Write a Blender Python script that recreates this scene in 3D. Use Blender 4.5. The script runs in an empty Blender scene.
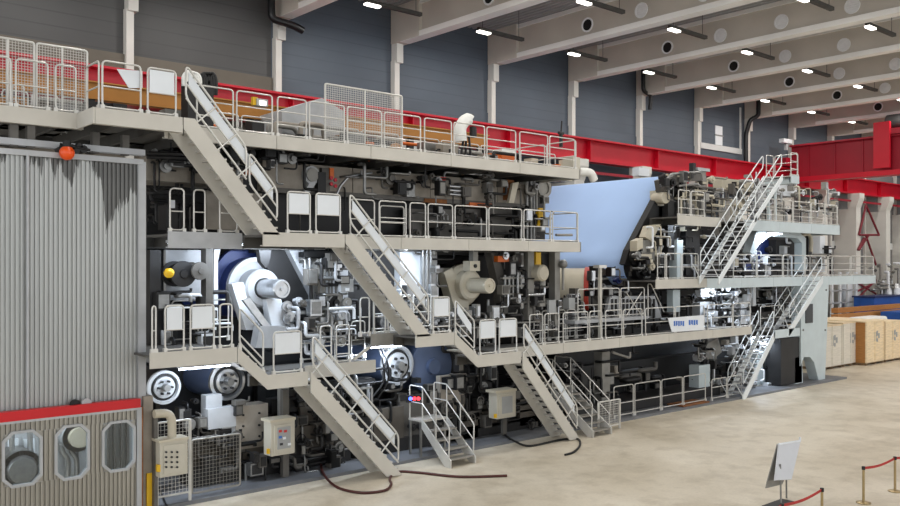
import bpy, math, random
from mathutils import Vector, Matrix
S = bpy.context.scene
COL = S.collection
FL = 862.0; HY = 265.0; H = 5.85
AL = math.atan2(990.0, 862.0); CA, SA = math.cos(AL), math.sin(AL)
# ---- survey helpers: a photo pixel and a known depth plane give a place in the hall
def ray(px):
    d = (px - 450.0) / FL
    return CA + SA * d, SA - CA * d
def PX(px, Y):
    a, b = ray(px); return Y * a / b
def PT(px, Y): return Y / ray(px)[1]
def P(px, py, Y):
    return Vector((PX(px, Y), Y, H - (py - HY) * PT(px, Y) / FL))
def PZ(px, py, Y): return P(px, py, Y).z
def G(px, py, z=0.0):
    t = FL * (H - z) / (py - HY); a, b = ray(px); return Vector((a * t, b * t, z))
# ---- materials
MATS = {}
def lin(c):
    c /= 255.0
    return c / 12.92 if c <= 0.04045 else ((c + 0.055) / 1.055) ** 2.4
def mat(name, rgb, rough=0.5, metal=0.0, nscale=3.0, namt=0.12, bump=0.0, bscale=60.0, spec=0.5, alpha=1.0, stretch=None):
    m = bpy.data.materials.new(name); m.use_nodes = True
    nt = m.node_tree; b = nt.nodes['Principled BSDF']
    c = [lin(v) for v in rgb]
    tc = nt.nodes.new('ShaderNodeTexCoord'); src = tc.outputs['Object']
    if stretch:
        mp = nt.nodes.new('ShaderNodeMapping'); mp.inputs['Scale'].default_value = stretch
        nt.links.new(src, mp.inputs['Vector']); src = mp.outputs['Vector']
    n = nt.nodes.new('ShaderNodeTexNoise'); n.inputs['Scale'].default_value = nscale; n.inputs['Detail'].default_value = 6
    nt.links.new(src, n.inputs['Vector'])
    r = nt.nodes.new('ShaderNodeValToRGB')
    r.color_ramp.elements[0].position = 0.3; r.color_ramp.elements[1].position = 0.7
    r.color_ramp.elements[0].color = [v * (1 - namt) for v in c] + [1]
    r.color_ramp.elements[1].color = [min(1, v * (1 + namt)) for v in c] + [1]
    nt.links.new(n.outputs['Fac'], r.inputs['Fac']); nt.links.new(r.outputs['Color'], b.inputs['Base Color'])
    b.inputs['Roughness'].default_value = rough; b.inputs['Metallic'].default_value = metal
    b.inputs['Specular IOR Level'].default_value = spec
    if alpha < 1: b.inputs['Alpha'].default_value = alpha
    if bump:
        n2 = nt.nodes.new('ShaderNodeTexNoise'); n2.inputs['Scale'].default_value = bscale; n2.inputs['Detail'].default_value = 4
        nt.links.new(src, n2.inputs['Vector'])
        bp = nt.nodes.new('ShaderNodeBump'); bp.inputs['Strength'].default_value = bump; bp.inputs['Distance'].default_value = 0.02
        nt.links.new(n2.outputs['Fac'], bp.inputs['Height']); nt.links.new(bp.outputs['Normal'], b.inputs['Normal'])
    MATS[name] = m; return m
def emit(name, rgb, strength):
    m = bpy.data.materials.new(name); m.use_nodes = True
    nt = m.node_tree; nt.nodes.clear()
    e = nt.nodes.new('ShaderNodeEmission'); e.inputs['Color'].default_value = [lin(v) for v in rgb] + [1]; e.inputs['Strength'].default_value = strength
    o = nt.nodes.new('ShaderNodeOutputMaterial'); nt.links.new(e.outputs[0], o.inputs[0])
    MATS[name] = m; return m
def glassmat(name, tint, amt):
    m = bpy.data.materials.new(name); m.use_nodes = True
    nt = m.node_tree; nt.nodes.clear()
    t = nt.nodes.new('ShaderNodeBsdfTransparent'); t.inputs['Color'].default_value = [lin(v) for v in tint] + [1]
    g = nt.nodes.new('ShaderNodeBsdfGlossy'); g.inputs['Roughness'].default_value = 0.05
    x = nt.nodes.new('ShaderNodeMixShader'); x.inputs[0].default_value = amt
    o = nt.nodes.new('ShaderNodeOutputMaterial')
    nt.links.new(t.outputs[0], x.inputs[1]); nt.links.new(g.outputs[0], x.inputs[2]); nt.links.new(x.outputs[0], o.inputs[0])
    MATS[name] = m; return m
# ---- mesh collector
class MB:
    def __init__(s): s.v = []; s.f = []; s.sm = []
    def add(s, vs, fs, smooth=False):
        k = len(s.v); s.v += [tuple(v) for v in vs]
        for f in fs: s.f.append([i + k for i in f]); s.sm.append(smooth)
        return s
    def box(s, x0, x1, y0, y1, z0, z1):
        if x0 > x1: x0, x1 = x1, x0
        if y0 > y1: y0, y1 = y1, y0
        if z0 > z1: z0, z1 = z1, z0
        return s.add([(x0,y0,z0),(x1,y0,z0),(x1,y1,z0),(x0,y1,z0),(x0,y0,z1),(x1,y0,z1),(x1,y1,z1),(x0,y1,z1)],
              [(0,3,2,1),(4,5,6,7),(0,1,5,4),(1,2,6,5),(2,3,7,6),(3,0,4,7)])
    def cbox(s, c, dx, dy, dz, rot=None):
        vs = [Vector((a*dx/2, b*dy/2, g*dz/2)) for g in (-1,1) for a,b in ((-1,-1),(1,-1),(1,1),(-1,1))]
        if rot is not None: vs = [rot @ v for v in vs]
        c = Vector(c)
        return s.add([v + c for v in vs], [(0,3,2,1),(4,5,6,7),(0,1,5,4),(1,2,6,5),(2,3,7,6),(3,0,4,7)])
    def prism(s, poly, y0, y1):            # polygon in the XZ plane, extruded along Y
        a = sum(p[0]*q[1]-q[0]*p[1] for p, q in zip(poly, poly[1:]+poly[:1]))
        if a < 0: poly = poly[::-1]
        if y0 > y1: y0, y1 = y1, y0
        n = len(poly)
        vs = [(p[0], y0, p[1]) for p in poly] + [(p[0], y1, p[1]) for p in poly]
        fs = [list(range(n)), list(range(2*n-1, n-1, -1))]
        fs += [(i, i+n, (i+1) % n + n, (i+1) % n) for i in range(n)]
        return s.add(vs, fs)
    def pprism(s, pix, Y, th):             # the same with corners surveyed on plane Y
        return s.prism([(P(x, y, Y).x, P(x, y, Y).z) for x, y in pix], Y, Y + th)
    def yzprism(s, poly, x0, x1):
        n = len(poly)
        vs = [(x0, p[0], p[1]) for p in poly] + [(x1, p[0], p[1]) for p in poly]
        fs = [list(range(n-1, -1, -1)), list(range(n, 2*n))]
        fs += [(i, (i+1) % n, (i+1) % n + n, i+n) for i in range(n)]
        return s.add(vs, fs)
    def tube(s, pts, r, n=6, closed=False, caps=True):
        pts = [Vector(p) for p in pts]; m = len(pts)
        if m < 2: return s
        vs = []; up = None
        for i in range(m):
            if closed: d = (pts[(i+1) % m] - pts[i-1])
            else: d = pts[min(i+1, m-1)] - pts[max(i-1, 0)]
            if d.length < 1e-9: d = Vector((0,0,1))
            d.normalize()
            if up is None:
                up = Vector((0,0,1)) if abs(d.z) < 0.9 else Vector((1,0,0))
            u = up - d * up.dot(d)
            if u.length < 1e-6: u = d.orthogonal()
            u.normalize(); w = d.cross(u); up = u
            for k in range(n):
                a = 2*math.pi*(k+.5)/n
                vs.append(pts[i] + u*(r*math.cos(a)) + w*(r*math.sin(a)))
        fs = []
        for i in range(m if closed else m-1):
            j = (i+1) % m
            for k in range(n):
                fs.append((i*n+k, i*n+(k+1) % n, j*n+(k+1) % n, j*n+k))
        s.add(vs, fs, n > 5)
        if caps and not closed:
            s.add(vs[:n], [list(range(n-1,-1,-1))]); s.add(vs[-n:], [list(range(n))])
        return s
    def lathe(s, c, ax, prof, n=32):       # prof: (radius, distance along ax); sharp corners by duplicate rings
        c = Vector(c); ax = Vector(ax).normalized()
        u = ax.orthogonal().normalized(); w = ax.cross(u)
        for (r0, h0), (r1, h1) in zip(prof, prof[1:]):
            if r0 < 1e-6 and r1 < 1e-6: continue
            vs = []
            for r, h in ((r0, h0), (r1, h1)):
                for k in range(n):
                    a = 2*math.pi*k/n
                    vs.append(c + ax*h + u*(r*math.cos(a)) + w*(r*math.sin(a)))
            if r1 < 1e-6: fs = [list(range(n))]; vs = vs[:n]
            elif r0 < 1e-6: fs = [list(range(n-1,-1,-1))]; vs = vs[n:]
            else: fs = [(k, (k+1) % n, n+(k+1) % n, n+k) for k in range(n)]
            s.add(vs, fs, r0 > 1e-6 and r1 > 1e-6 and abs(h1-h0) > 1e-6)
        return s
    def cyl(s, p0, p1, r, n=16):
        p0 = Vector(p0); p1 = Vector(p1); L = (p1-p0).length
        return s.lathe(p0, p1-p0, [(0,0),(r,0),(r,L),(0,L)], n)
    def sphere(s, c, r, n=14):
        k = n//2
        return s.lathe(c, (0,0,1), [(r*math.sin(math.pi*i/k), -r*math.cos(math.pi*i/k)) for i in range(k+1)], n)
ORG = {}
def props(o, label=None, cat=None, group=None, kind=None):
    if label: o['label'] = label
    if cat: o['category'] = cat
    if group: o['group'] = group
    if kind: o['kind'] = kind
    return o
def thing(name, label, cat, loc, group=None):
    o = bpy.data.objects.new(name, None); COL.objects.link(o); o.location = loc; o.empty_display_size = 0.2
    ORG[o.name] = Vector(loc); return props(o, label, cat, group)
def obj(name, mb, m, parent=None, label=None, cat=None, group=None, kind=None, bevel=0, own=None):
    if not mb.v: return None
    me = bpy.data.meshes.new(name)
    if parent is not None: org = ORG[parent.name]
    else:
        xs = [v[0] for v in mb.v]; ys = [v[1] for v in mb.v]; zs = [v[2] for v in mb.v]
        org = Vector(((min(xs)+max(xs))/2, (min(ys)+max(ys))/2, min(zs)))
    me.from_pydata([(v[0]-org.x, v[1]-org.y, v[2]-org.z) for v in mb.v], [], mb.f)
    me.polygons.foreach_set('use_smooth', mb.sm)
    me.materials.append(MATS[m] if isinstance(m, str) else m); me.update()
    o = bpy.data.objects.new(name, me); COL.objects.link(o)
    if parent is not None: o.parent = parent
    else: o.location = org
    ORG[o.name] = org
    if bevel:
        b = o.modifiers.new('edge', 'BEVEL'); b.width = bevel; b.segments = 2; b.limit_method = 'ANGLE'
    return props(o, label, cat, group, kind)
def struct(name, mb, m): return obj(name, mb, m, kind='structure')
def copy_thing(o, delta, label=None, group=None, scale=None):
    c = o.copy(); COL.objects.link(c); c.location = Vector(o.location) + Vector(delta)
    ORG[c.name] = ORG[o.name] + Vector(delta)
    if label: c['label'] = label
    if group: c['group'] = group
    for ch in list(o.children):
        d = ch.copy(); COL.objects.link(d); d.parent = c; ORG[d.name] = ORG[c.name]
        for g in list(ch.children):
            e = g.copy(); COL.objects.link(e); e.parent = d; ORG[e.name] = ORG[c.name]
    return c
def rounded(pts, rad, closed=True, k=4):
    pts = [Vector(p) for p in pts]; out = []; n = len(pts)
    for i, p in enumerate(pts):
        if not closed and i in (0, n-1): out.append(p); continue
        a = pts[i-1]; b = pts[(i+1) % n]
        ra = min(rad, (a-p).length*.45); rb = min(rad, (b-p).length*.45)
        q0 = p + (a-p).normalized()*ra; q1 = p + (b-p).normalized()*rb
        for j in range(k+1):
            t = j/k; out.append(q0*(1-t)**2 + p*(2*t*(1-t)) + q1*t*t)
    return out
UPV = Vector((0,0,1))
def rail_loop(mb, a, b, h=1.1, r=.022, mids=(.55,), low=.1, foot=True, rad=.1):
    a = Vector(a); b = Vector(b)
    mb.tube(rounded([a+UPV*low, a+UPV*h, b+UPV*h, b+UPV*low], rad), r, closed=True)
    for m in mids: mb.tube([a+UPV*m, b+UPV*m], r*.8)
    if foot:
        for p in (a, b):
            mb.tube([p-UPV*.0, p+UPV*low], r*1.3); mb.cbox(p+UPV*.07, .085, .07, .14)
def railing(parent, pts, guards=(), h=1.1, mids=(.55,), gap=.05, m='rail', r=.022, name='railing_panel', guard_mat='guard'):
    # pts: deck-level points along the walkway edge; one framed panel between each two
    for i, (a, b) in enumerate(zip(pts, pts[1:])):
        a = Vector(a); b = Vector(b); d = (b-a)
        if d.length < .15: continue
        d.normalize(); mb = MB(); rail_loop(mb, a+d*gap, b-d*gap, h, r, mids)
        o = obj(name, mb, m, parent)
        if i in guards:
            g = MB(); n = d.cross(UPV).normalized()*.012
            q = [a+d*(gap+.04)+UPV*(h*.5), b-d*(gap+.04)+UPV*(h*.5), b-d*(gap+.04)+UPV*(h-.04), a+d*(gap+.04)+UPV*(h-.04)]
            g.add([p-n for p in q]+[p+n for p in q], [(0,1,2,3),(7,6,5,4),(0,4,5,1),(1,5,6,2),(2,6,7,3),(3,7,4,0)])
            obj('guard_plate', g, guard_mat, o, label='pale guard plate')
def clip_low(poly, zmin):
    out = []
    for p, q in zip(poly, poly[1:]+poly[:1]):
        if p[1] >= zmin: out.append(p)
        if (p[1]-zmin)*(q[1]-zmin) < 0:
            t = (zmin-p[1])/(q[1]-p[1]); out.append((p[0]+(q[0]-p[0])*t, zmin))
    return out
def stair(name, label, x0, z0, x1, z1, y0, y1, sm='fascia', rm='rail', tm='tread', guard=True, band=.3, on_floor=False, far=True, cat='stairs', head=None, loops=((0,1),), mids=(.28,.62), rr=.026, guard_mat='guard', railh=1.05, group=None):
    t = thing(name, label, cat, ((x0+x1)/2, (y0+y1)/2, min(z0, z1)), group)
    L = math.hypot(x1-x0, z1-z0); v = band*L/max(.01, abs(x1-x0))
    poly = [(x0, z0+.04), (x1, z1+.04), (x1, z1+.04-v), (x0, z0+.04-v)]
    if head is not None:      # the cover plate runs on level to the landing edge before it drops
        k = (x1-x0)/(z0-z1); zb = z0-.36
        xb = x0+(z0+.04-v-zb)*k if False else head
        poly = clip_low([(head, z0+.06), (x0, z0+.06), (x1+.1*k, z1-.1), (x1+.1*k, z1-.1-v), (head, z0+.06-v-(head-x0)/k), (head, z0-.36)] if head < x0-(v-.42)*k else [(head, z0+.06), (x0, z0+.06), (x1+.1*k, z1-.1), (x1+.1*k, z1-.1-v), (head, z0+.06-v-(head-x0)/k)], z1+.0)
    if on_floor: poly = clip_low([(x0, z0+.04), (x1+(x1-x0)*.1, z1+.04+(z1-z0)*.1), (x1+(x1-x0)*.1, z1+.04-v+(z1-z0)*.1), (x0, z0+.04-v)], min(z0, z1)+.004)
    for ya, yb in ((y0, y0+.05), (y1-.05, y1)):
        obj('stringer', MB().prism(poly, ya, yb), sm, t)
    n = max(2, round(abs(z1-z0)/.2))
    for i in range(1, n):
        f = i/n; x = x0+(x1-x0)*f; z = z0+(z1-z0)*f
        obj('tread', MB().box(x-.14, x+.14, y0+.06, y1-.06, z-.045, z), tm, t)
    hi, lo = (x0, z0), (x1, z1)
    for ys, on in ((y0+.03, True), (y1-.03, far)):
        if not on: continue
        a = Vector((x0, ys, z0)); b = Vector((x1, ys, z1)); d = (b-a).normalized()
        mb = MB()
        for f0, f1 in loops: rail_loop(mb, a+d*(.1+(L-.2)*f0), a+d*(.1+(L-.2)*f1), railh, rr, mids, low=.28 if len(mids) > 1 else mids[0], foot=False, rad=.16)
        k = max(2, round(L/(1.1 if len(mids) > 1 else 1.6)))
        nv = Vector((-d.z, 0, d.x)); nv = nv if nv.z > 0 else -nv
        for i in range(k+1):
            c = a + d*(.05+(L-.25-railh*abs(d.z))*i/k)
            mb.tube([c+nv*.02, c+nv*(railh*abs(d.x))], .02)
        o = obj('handrail', mb, rm, t)
        if guard and ys < (y0+y1)/2:
            g = MB(); p0 = a+d*(.25+L*min(0, loops[0][0])); p1 = b-d*.25
            g.prism([(p0.x, p0.z+.68), (p1.x, p1.z+.68), (p1.x, p1.z+.98), (p0.x, p0.z+.98)], ys+.03, ys+.05)
            obj('guard_strip', g, guard_mat, o, label='pale guard strip')
    return t
def bez(p, k=10):
    # smooth path through points (Catmull-Rom)
    p = [Vector(q) for q in p]; out = []
    for i in range(len(p)-1):
        a = p[max(i-1, 0)]; b = p[i]; c = p[i+1]; d = p[min(i+2, len(p)-1)]
        for j in range(k):
            t = j/k
            out.append(.5*((2*b)+(c-a)*t+(2*a-5*b+4*c-d)*t*t+(-a+3*b-3*c+d)*t**3))
    out.append(p[-1]); return out
def lamp(name, loc, power, size, color=(1,1,1), aim=None, kind='AREA', size_y=None, spread=None):
    l = bpy.data.lights.new(name, kind); l.energy = power; l.color = color
    if kind == 'AREA':
        l.size = size
        if size_y: l.shape = 'RECTANGLE'; l.size_y = size_y
    else: l.shadow_soft_size = size
    o = bpy.data.objects.new(name, l); COL.objects.link(o); o.location = loc
    if aim is not None: o.rotation_euler = (Vector(aim)-Vector(loc)).to_track_quat('-Z', 'Y').to_euler()
    o['kind'] = 'helper'
    return o
ORD = ['first','second','third','fourth','fifth','sixth','seventh','eighth','ninth','tenth','eleventh','twelfth','thirteenth','fourteenth']
# ================= materials
mat('fascia', (197,193,183), .55, 0, 1.2, .07)
mat('rail', (208,206,200), .33, .25, 4, .06)
mat('rail_dark', (150,146,138), .4, .35, 4, .08)
mat('tread', (200,196,187), .5, .4, 20, .15, bump=.4, bscale=90)
mat('deck', (92,90,86), .7, .2, 30, .2)
mat('joist', (70,68,64), .7, 0, 3, .2)
mat('guard', (225,230,234), .3, 0, 1.5, .03)
mat('pale_white', (226,231,232), .4, 0, 2, .04)
mat('pale_green', (198,210,213), .45, 0, 1.5, .05)
mat('white_paint', (228,232,236), .4, 0, 2, .05)
mat('cream', (196,188,168), .42, 0, 2, .07)
mat('grey_cast', (92,89,84), .55, .1, 2.5, .2)
mat('mid_grey', (142,140,134), .5, .1, 2.5, .15)
mat('light_grey', (176,178,180), .45, .1, 2.5, .1)
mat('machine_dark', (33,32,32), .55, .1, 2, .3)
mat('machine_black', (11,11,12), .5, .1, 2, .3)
mat('machine_brown', (152,144,132), .6, .1, 2, .2)
mat('steel', (188,190,192), .28, .9, 6, .12)
mat('steel_dull', (140,140,138), .42, .8, 6, .18)
mat('navy', (26,44,96), .4, .1, 2, .15)
mat('roll_blue', (84,98,126), .4, .2, 1, .1)
mat('rubber', (18,18,18), .6, 0, 4, .2)
mat('hose_red', (74,30,24), .5, 0, 4, .2)
mat('signal_red', (200,10,22), .42, 0, .6, .06)
mat('red', (190,4,36), .42, 0, .6, .08)
mat('lattice_red', (120,24,40), .55, 0, 2, .1)
mat('red_dark', (150,10,36), .5, 0, .6, .12)
mat('red_belt', (176,30,26), .6, 0, 8, .1)
mat('orange', (214,104,28), .45, 0, 2, .08)
mat('orange_beacon', (238,84,20), .3, 0, 2, .05)
mat('yellow', (232,184,30), .45, 0, 2, .08)
mat('monorail', (178,120,44), .5, 0, 1, .1)
mat('paper', (172,200,242), .75, 0, .6, .02)
mat('bed_grey', (86,80,72), .55, .1, 2, .2)
mat('box_beige', (194,189,174), .45, 0, 3, .05)
mat('box_grey', (160,162,162), .45, 0, 3, .05)
mat('dial_dark', (40,42,46), .3, 0, 3, .1)
mat('rim_red', (182,58,42), .45, 0, 2, .1)
mat('wood_light', (238,217,180), .65, 0, 2.5, .14, stretch=(1,1,9))
mat('wood_brown', (176,122,66), .65, 0, 2.5, .16, stretch=(1,1,9))
mat('wood_white', (226,220,206), .65, 0, 2.5, .08, stretch=(1,1,9))
mat('wood_pallet', (120,98,72), .75, 0, 4, .2)
mat('tarp_blue', (30,84,168), .5, 0, 2, .1)
mat('blue_mark', (60,110,190), .5, 0, 8, .1)
mat('red_mark', (200,40,40), .5, 0, 8, .1)
mat('cloth_white', (235,235,230), .8, 0, 6, .05)
mat('brass', (170,150,110), .35, .8, 8, .1)
mat('sign_face', (206,208,212), .4, 0, 2, .03)
mat('drain_black', (20,20,22), .4, 0, 4, .2)
mat('vent_pale', (250,250,250), .5, 0, 4, .06)
mat('column', (222,220,213), .65, 0, .8, .06)
mat('beam', (212,204,192), .7, 0, .5, .08)
mat('beam_flange', (248,246,241), .65, 0, .5, .05)
mat('plinth', (112,114,118), .5, 0, 1.2, .18)
mat('rust', (134,84,44), .8, 0, 6, .3)
emit('lamp_lens', (255,250,240), 5)
emit('tube_light', (226,238,255), 16)
glassmat('clear_glass', (235,240,242), .05)
glassmat('smoke_glass', (150,156,160), .12)
# corrugated steel / deck
mat('corrugated', (152,154,153), .42, .4, .7, .1, stretch=(1,1,.25))
mat('corrugated_door', (166,162,152), .42, .5, .7, .1, stretch=(1,1,.25))
mat('roof_deck', (176,176,176), .6, .1, .5, .1)
# wall cladding with horizontal sandwich-panel seams
def cladding(name, rgb, seam):
    m = mat(name, rgb, .6, 0, .25, .12); nt = m.node_tree; b = nt.nodes['Principled BSDF']
    g = nt.nodes.new('ShaderNodeNewGeometry'); sx = nt.nodes.new('ShaderNodeSeparateXYZ'); nt.links.new(g.outputs['Position'], sx.inputs[0])
    mo = nt.nodes.new('ShaderNodeMath'); mo.operation = 'MODULO'; mo.inputs[1].default_value = .55; nt.links.new(sx.outputs['Z'], mo.inputs[0])
    gt = nt.nodes.new('ShaderNodeMath'); gt.operation = 'LESS_THAN'; gt.inputs[1].default_value = .05; nt.links.new(mo.outputs[0], gt.inputs[0])
    mx = nt.nodes.new('ShaderNodeMixRGB'); mx.inputs[2].default_value = [lin(v) for v in seam]+[1]
    src = b.inputs['Base Color'].links[0].from_socket
    nt.links.new(gt.outputs[0], mx.inputs[0]); nt.links.new(src, mx.inputs[1]); nt.links.new(mx.outputs[0], b.inputs['Base Color'])
cladding('cladding', (84,93,104), (78,87,97))
cladding('cladding_grey', (80,80,80), (74,74,74))
mat('wall_base', (108,102,92), .8, 0, .6, .1)
mat('wall_low', (124,124,124), .8, 0, .6, .08)
mat('wall_band', (214,216,214), .7, 0, .6, .05)
def concrete():
    m = bpy.data.materials.new('concrete'); m.use_nodes = True; MATS['concrete'] = m
    nt = m.node_tree; b = nt.nodes['Principled BSDF']
    tc = nt.nodes.new('ShaderNodeTexCoord')
    def noise(sc, det, dist=0):
        n = nt.nodes.new('ShaderNodeTexNoise'); n.inputs['Scale'].default_value = sc; n.inputs['Detail'].default_value = det; n.inputs['Distortion'].default_value = dist
        nt.links.new(tc.outputs['Object'], n.inputs['Vector']); return n
    n1 = noise(.22, 6, .6); n2 = noise(1.6, 8, .3); n3 = noise(14, 5)
    r1 = nt.nodes.new('ShaderNodeValToRGB'); e = r1.color_ramp.elements
    e[0].position = .34; e[0].color = (lin(203), lin(191), lin(169), 1); e[1].position = .66; e[1].color = (lin(230), lin(220), lin(201), 1)
    nt.links.new(n1.outputs['Fac'], r1.inputs['Fac'])
    r2 = nt.nodes.new('ShaderNodeValToRGB'); e = r2.color_ramp.elements
    e[0].position = .3; e[0].color = (.78,.76,.73,1); e[1].position = .55; e[1].color = (1,1,1,1)
    nt.links.new(n2.outputs['Fac'], r2.inputs['Fac'])
    r3 = nt.nodes.new('ShaderNodeValToRGB'); e = r3.color_ramp.elements
    e[0].position = .3; e[0].color = (.9,.9,.9,1); e[1].position = .6; e[1].color = (1,1,1,1)
    nt.links.new(n3.outputs['Fac'], r3.inputs['Fac'])
    m1 = nt.nodes.new('ShaderNodeMixRGB'); m1.blend_type = 'MULTIPLY'; m1.inputs[0].default_value = .8
    m2 = nt.nodes.new('ShaderNodeMixRGB'); m2.blend_type = 'MULTIPLY'; m2.inputs[0].default_value = .8
    nt.links.new(r1.outputs[0], m1.inputs[1]); nt.links.new(r2.outputs[0], m1.inputs[2])
    nt.links.new(m1.outputs[0], m2.inputs[1]); nt.links.new(r3.outputs[0], m2.inputs[2])
    nt.links.new(m2.outputs[0], b.inputs['Base Color'])
    b.inputs['Roughness'].default_value = .45; b.inputs['Specular IOR Level'].default_value = .4
concrete()
# ================= camera
cam = bpy.data.cameras.new('camera'); co = bpy.data.objects.new('camera', cam); COL.objects.link(co)
cam.sensor_width = 36; cam.lens = FL / 900 * 36; cam.shift_y = (HY - 253.0) / 900; cam.clip_end = 500
co.location = (0, 0, H)
co.rotation_euler = (math.pi/2, 0, AL - math.pi/2)
S.camera = co
# ================= building shell
YW = 34.0; XC0 = YW*.3717; SP = YW*.1955
XCOL = [XC0 + SP*i for i in range(-1, 14)]
struct('floor', MB().box(-12, 112, -14, 40, -.3, 0), 'concrete')
struct('wall_back', MB().box(XCOL[2], 112, YW+.35, YW+.6, 14.2, 19.6), 'cladding')
struct('wall_back', MB().box(-12, XCOL[2], YW+.35, YW+.6, 14.2, 19.6), 'cladding_grey')
struct('wall_back', MB().box(-12, XCOL[2], YW+.2, YW+.6, 0, 14.2), 'wall_base')
struct('wall_back', MB().box(XCOL[2], XCOL[9], YW+.3, YW+.6, 0, 14.2), 'cladding')
struct('wall_back', MB().box(XCOL[9], 112, YW+.2, YW+.6, 0, 14.2), 'wall_low')
struct('wall_end', MB().box(112, 112.3, -14, 40, 0, 19.6), 'cladding')
b = MB()
for i in range(9, 14): b.box(XCOL[i]+.5, XCOL[i]+SP-.3, YW+.12, YW+.2, 7.3, 7.9)
struct('trim_1', b, 'wall_band')
b = MB()
b.box(XCOL[7]+.7, XCOL[8]-.5, YW+.2, YW+.34, 14.1, 14.5); b.box(XCOL[7]+.7, XCOL[7]+.85, YW+.25, YW+.34, 14.5, 17.6); b.box(XCOL[8]-.65, XCOL[8]-.5, YW+.25, YW+.34, 14.5, 17.6)
struct('trim_2', b, 'wall_band')
b = MB(); xa = PX(715.5, YW+.3); xb = PX(722.5, YW+.3)
za, zb = PZ(719, 145, YW+.3), PZ(719, 126, YW+.3)
w = struct('window_1', MB().box(xa, xb, YW+.3, YW+.35, za, zb), 'white_paint')
obj('window_frame', MB().box(xa-.1, xb+.1, YW+.28, YW+.3, (za+zb)/2-.05, (za+zb)/2+.05), 'steel_dull', w)
# roof deck: ribbed sheet between the beams
b = MB(); x = -12.0; prof = []
while x < 112:
    prof += [(x, 18.62), (x+.12, 18.62), (x+.16, 18.74), (x+.3, 18.74), (x+.34, 18.62)]; x += .34
prof = prof + [(112, 18.9), (-12, 18.9)]
n = len(prof)
vs = []; fs = []
for p in prof[:-2]: vs += [(p[0], -14, p[1]), (p[0], YW+.6, p[1])]
for i in range(len(prof)-3): fs.append((2*i, 2*i+1, 2*i+3, 2*i+2))
b.add(vs, fs); b.box(-12, 112, -14, YW+.6, 18.95, 19.2)
struct('ceiling', b, 'roof_deck')
# columns and roof beams
for i, x in enumerate(XCOL):
    b = MB(); b.box(x+.06, x+.36, YW+.02, YW+.35, 0, 16.0)
    b.box(x+.1, x+.5, YW-.1, YW+.35, 15.9, 16.84)
    struct('column', b, 'column')
    b = MB(); xm = x+.35
    b.box(xm-.14, xm+.14, -14, YW-.5, 17.1, 18.62)
    b.box(xm-.32, xm+.32, YW-1.9, YW+.3, 16.84, 18.62)
    o = struct('roof_beam', b, 'beam')
    b = MB(); b.box(xm-.3, xm+.3, -14, YW-.4, 16.82, 17.08)
    b.box(xm-.24, xm+.24, -14, YW-.5, 18.4, 18.6)
    obj('beam_flange', b, 'beam_flange', o)
    if 0 <= i <= 12:
        for k, yv in enumerate((27.4, 24.2, 20.9, 17.5, 14.0, 10.5)):
            c = (xm-.14, yv, 17.6)
            mb = MB(); dark = k == 0
            mb.lathe(c, (-1,0,0), [(.36,-.01),(.36,.05),(.29,.05),(.29,.02),(0,.02)], 20)
            if not dark:
                for q in range(-2, 3): mb.box(xm-.18, xm-.15, yv-.26, yv+.26, 17.6+q*.1-.02, 17.6+q*.1+.02)
            g = obj('duct_grille' if not dark else 'duct_opening', mb, 'vent_pale', o)
            if dark: obj('opening_hole', MB().lathe(c, (-1,0,0), [(0,.025),(.27,.025),(.27,.0)], 20), 'rubber', g)
# plinth under the machine
struct('trim_3', MB().box(PX(146,20.02), PX(826,20.4)+1.5, 20.02, 32, 0, .09), 'plinth')
# crane rail girder along the back wall
t = thing('crane_rail_girder', 'long red crane rail girder running along the back wall', 'crane rail', (50, 33, 11.95))
b = MB(); b.box(0, 108, 32.95, 33.02, 12.0, 13.15); b.box(0, 108, 32.62, 33.3, 11.92, 12.0)
for i in range(1, 90): b.box(i*1.2, i*1.2+.03, 32.7, 32.95, 12.0, 13.1)
obj('web', MB().box(0, 108, 32.95, 33.05, 12.0, 13.15), 'red', t)
obj('bottom_flange', MB().box(0, 108, 32.62, 33.3, 11.9, 12.0), 'red', t)
obj('top_flange', MB().box(0, 108, 32.5, 33.4, 13.15, 13.24), 'red', t)
obj('rail_track', MB().box(0, 108, 32.92, 33.0, 13.24, 13.34), 'steel_dull', t)
obj('conductor_rail', MB().box(0, 108, 32.7, 32.8, 11.2, 11.36), 'red_dark', t)
for x in XCOL:
    obj('bracket', MB().box(x+.1, x+.16, 32.62, 33.65, 12.0, 13.15), 'red', t)
# ceiling lamps: slim troughs hung below the deck, lens at the near end
k = 0
for i in range(1, 13):
    x = XCOL[i] - SP*.5
    row = [30.5, 24.2, 17.8, 11.5]
    for j, yv in enumerate(row):
        t = thing('ceiling_lamp', f'slim grey ceiling lamp, {ORD[j]} from the back wall in the {ORD[i-1]} roof bay', 'lamp', (x, yv, 17.3), 'slim lamps hung between the roof beams')
        b = MB(); b.box(x-.9, x+2.2, yv-.1, yv+.1, 17.18, 17.34); obj('housing', b, 'joist', t)
        obj('lens', MB().box(x-.9, x-.15, yv-.12, yv+.12, 17.1, 17.18), 'lamp_lens', t)
        b = MB()
        for xx in (x-.6, x+1.9): b.tube([(xx, yv, 17.34), (xx, yv, 18.66)], .015, 5)
        obj('hanger', b, 'joist', t)
        lamp('lamp_light', (x-.5, yv, 17.05), 150, .6, (1,.97,.92), (x+.2, yv, 0), size_y=.4)
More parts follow.
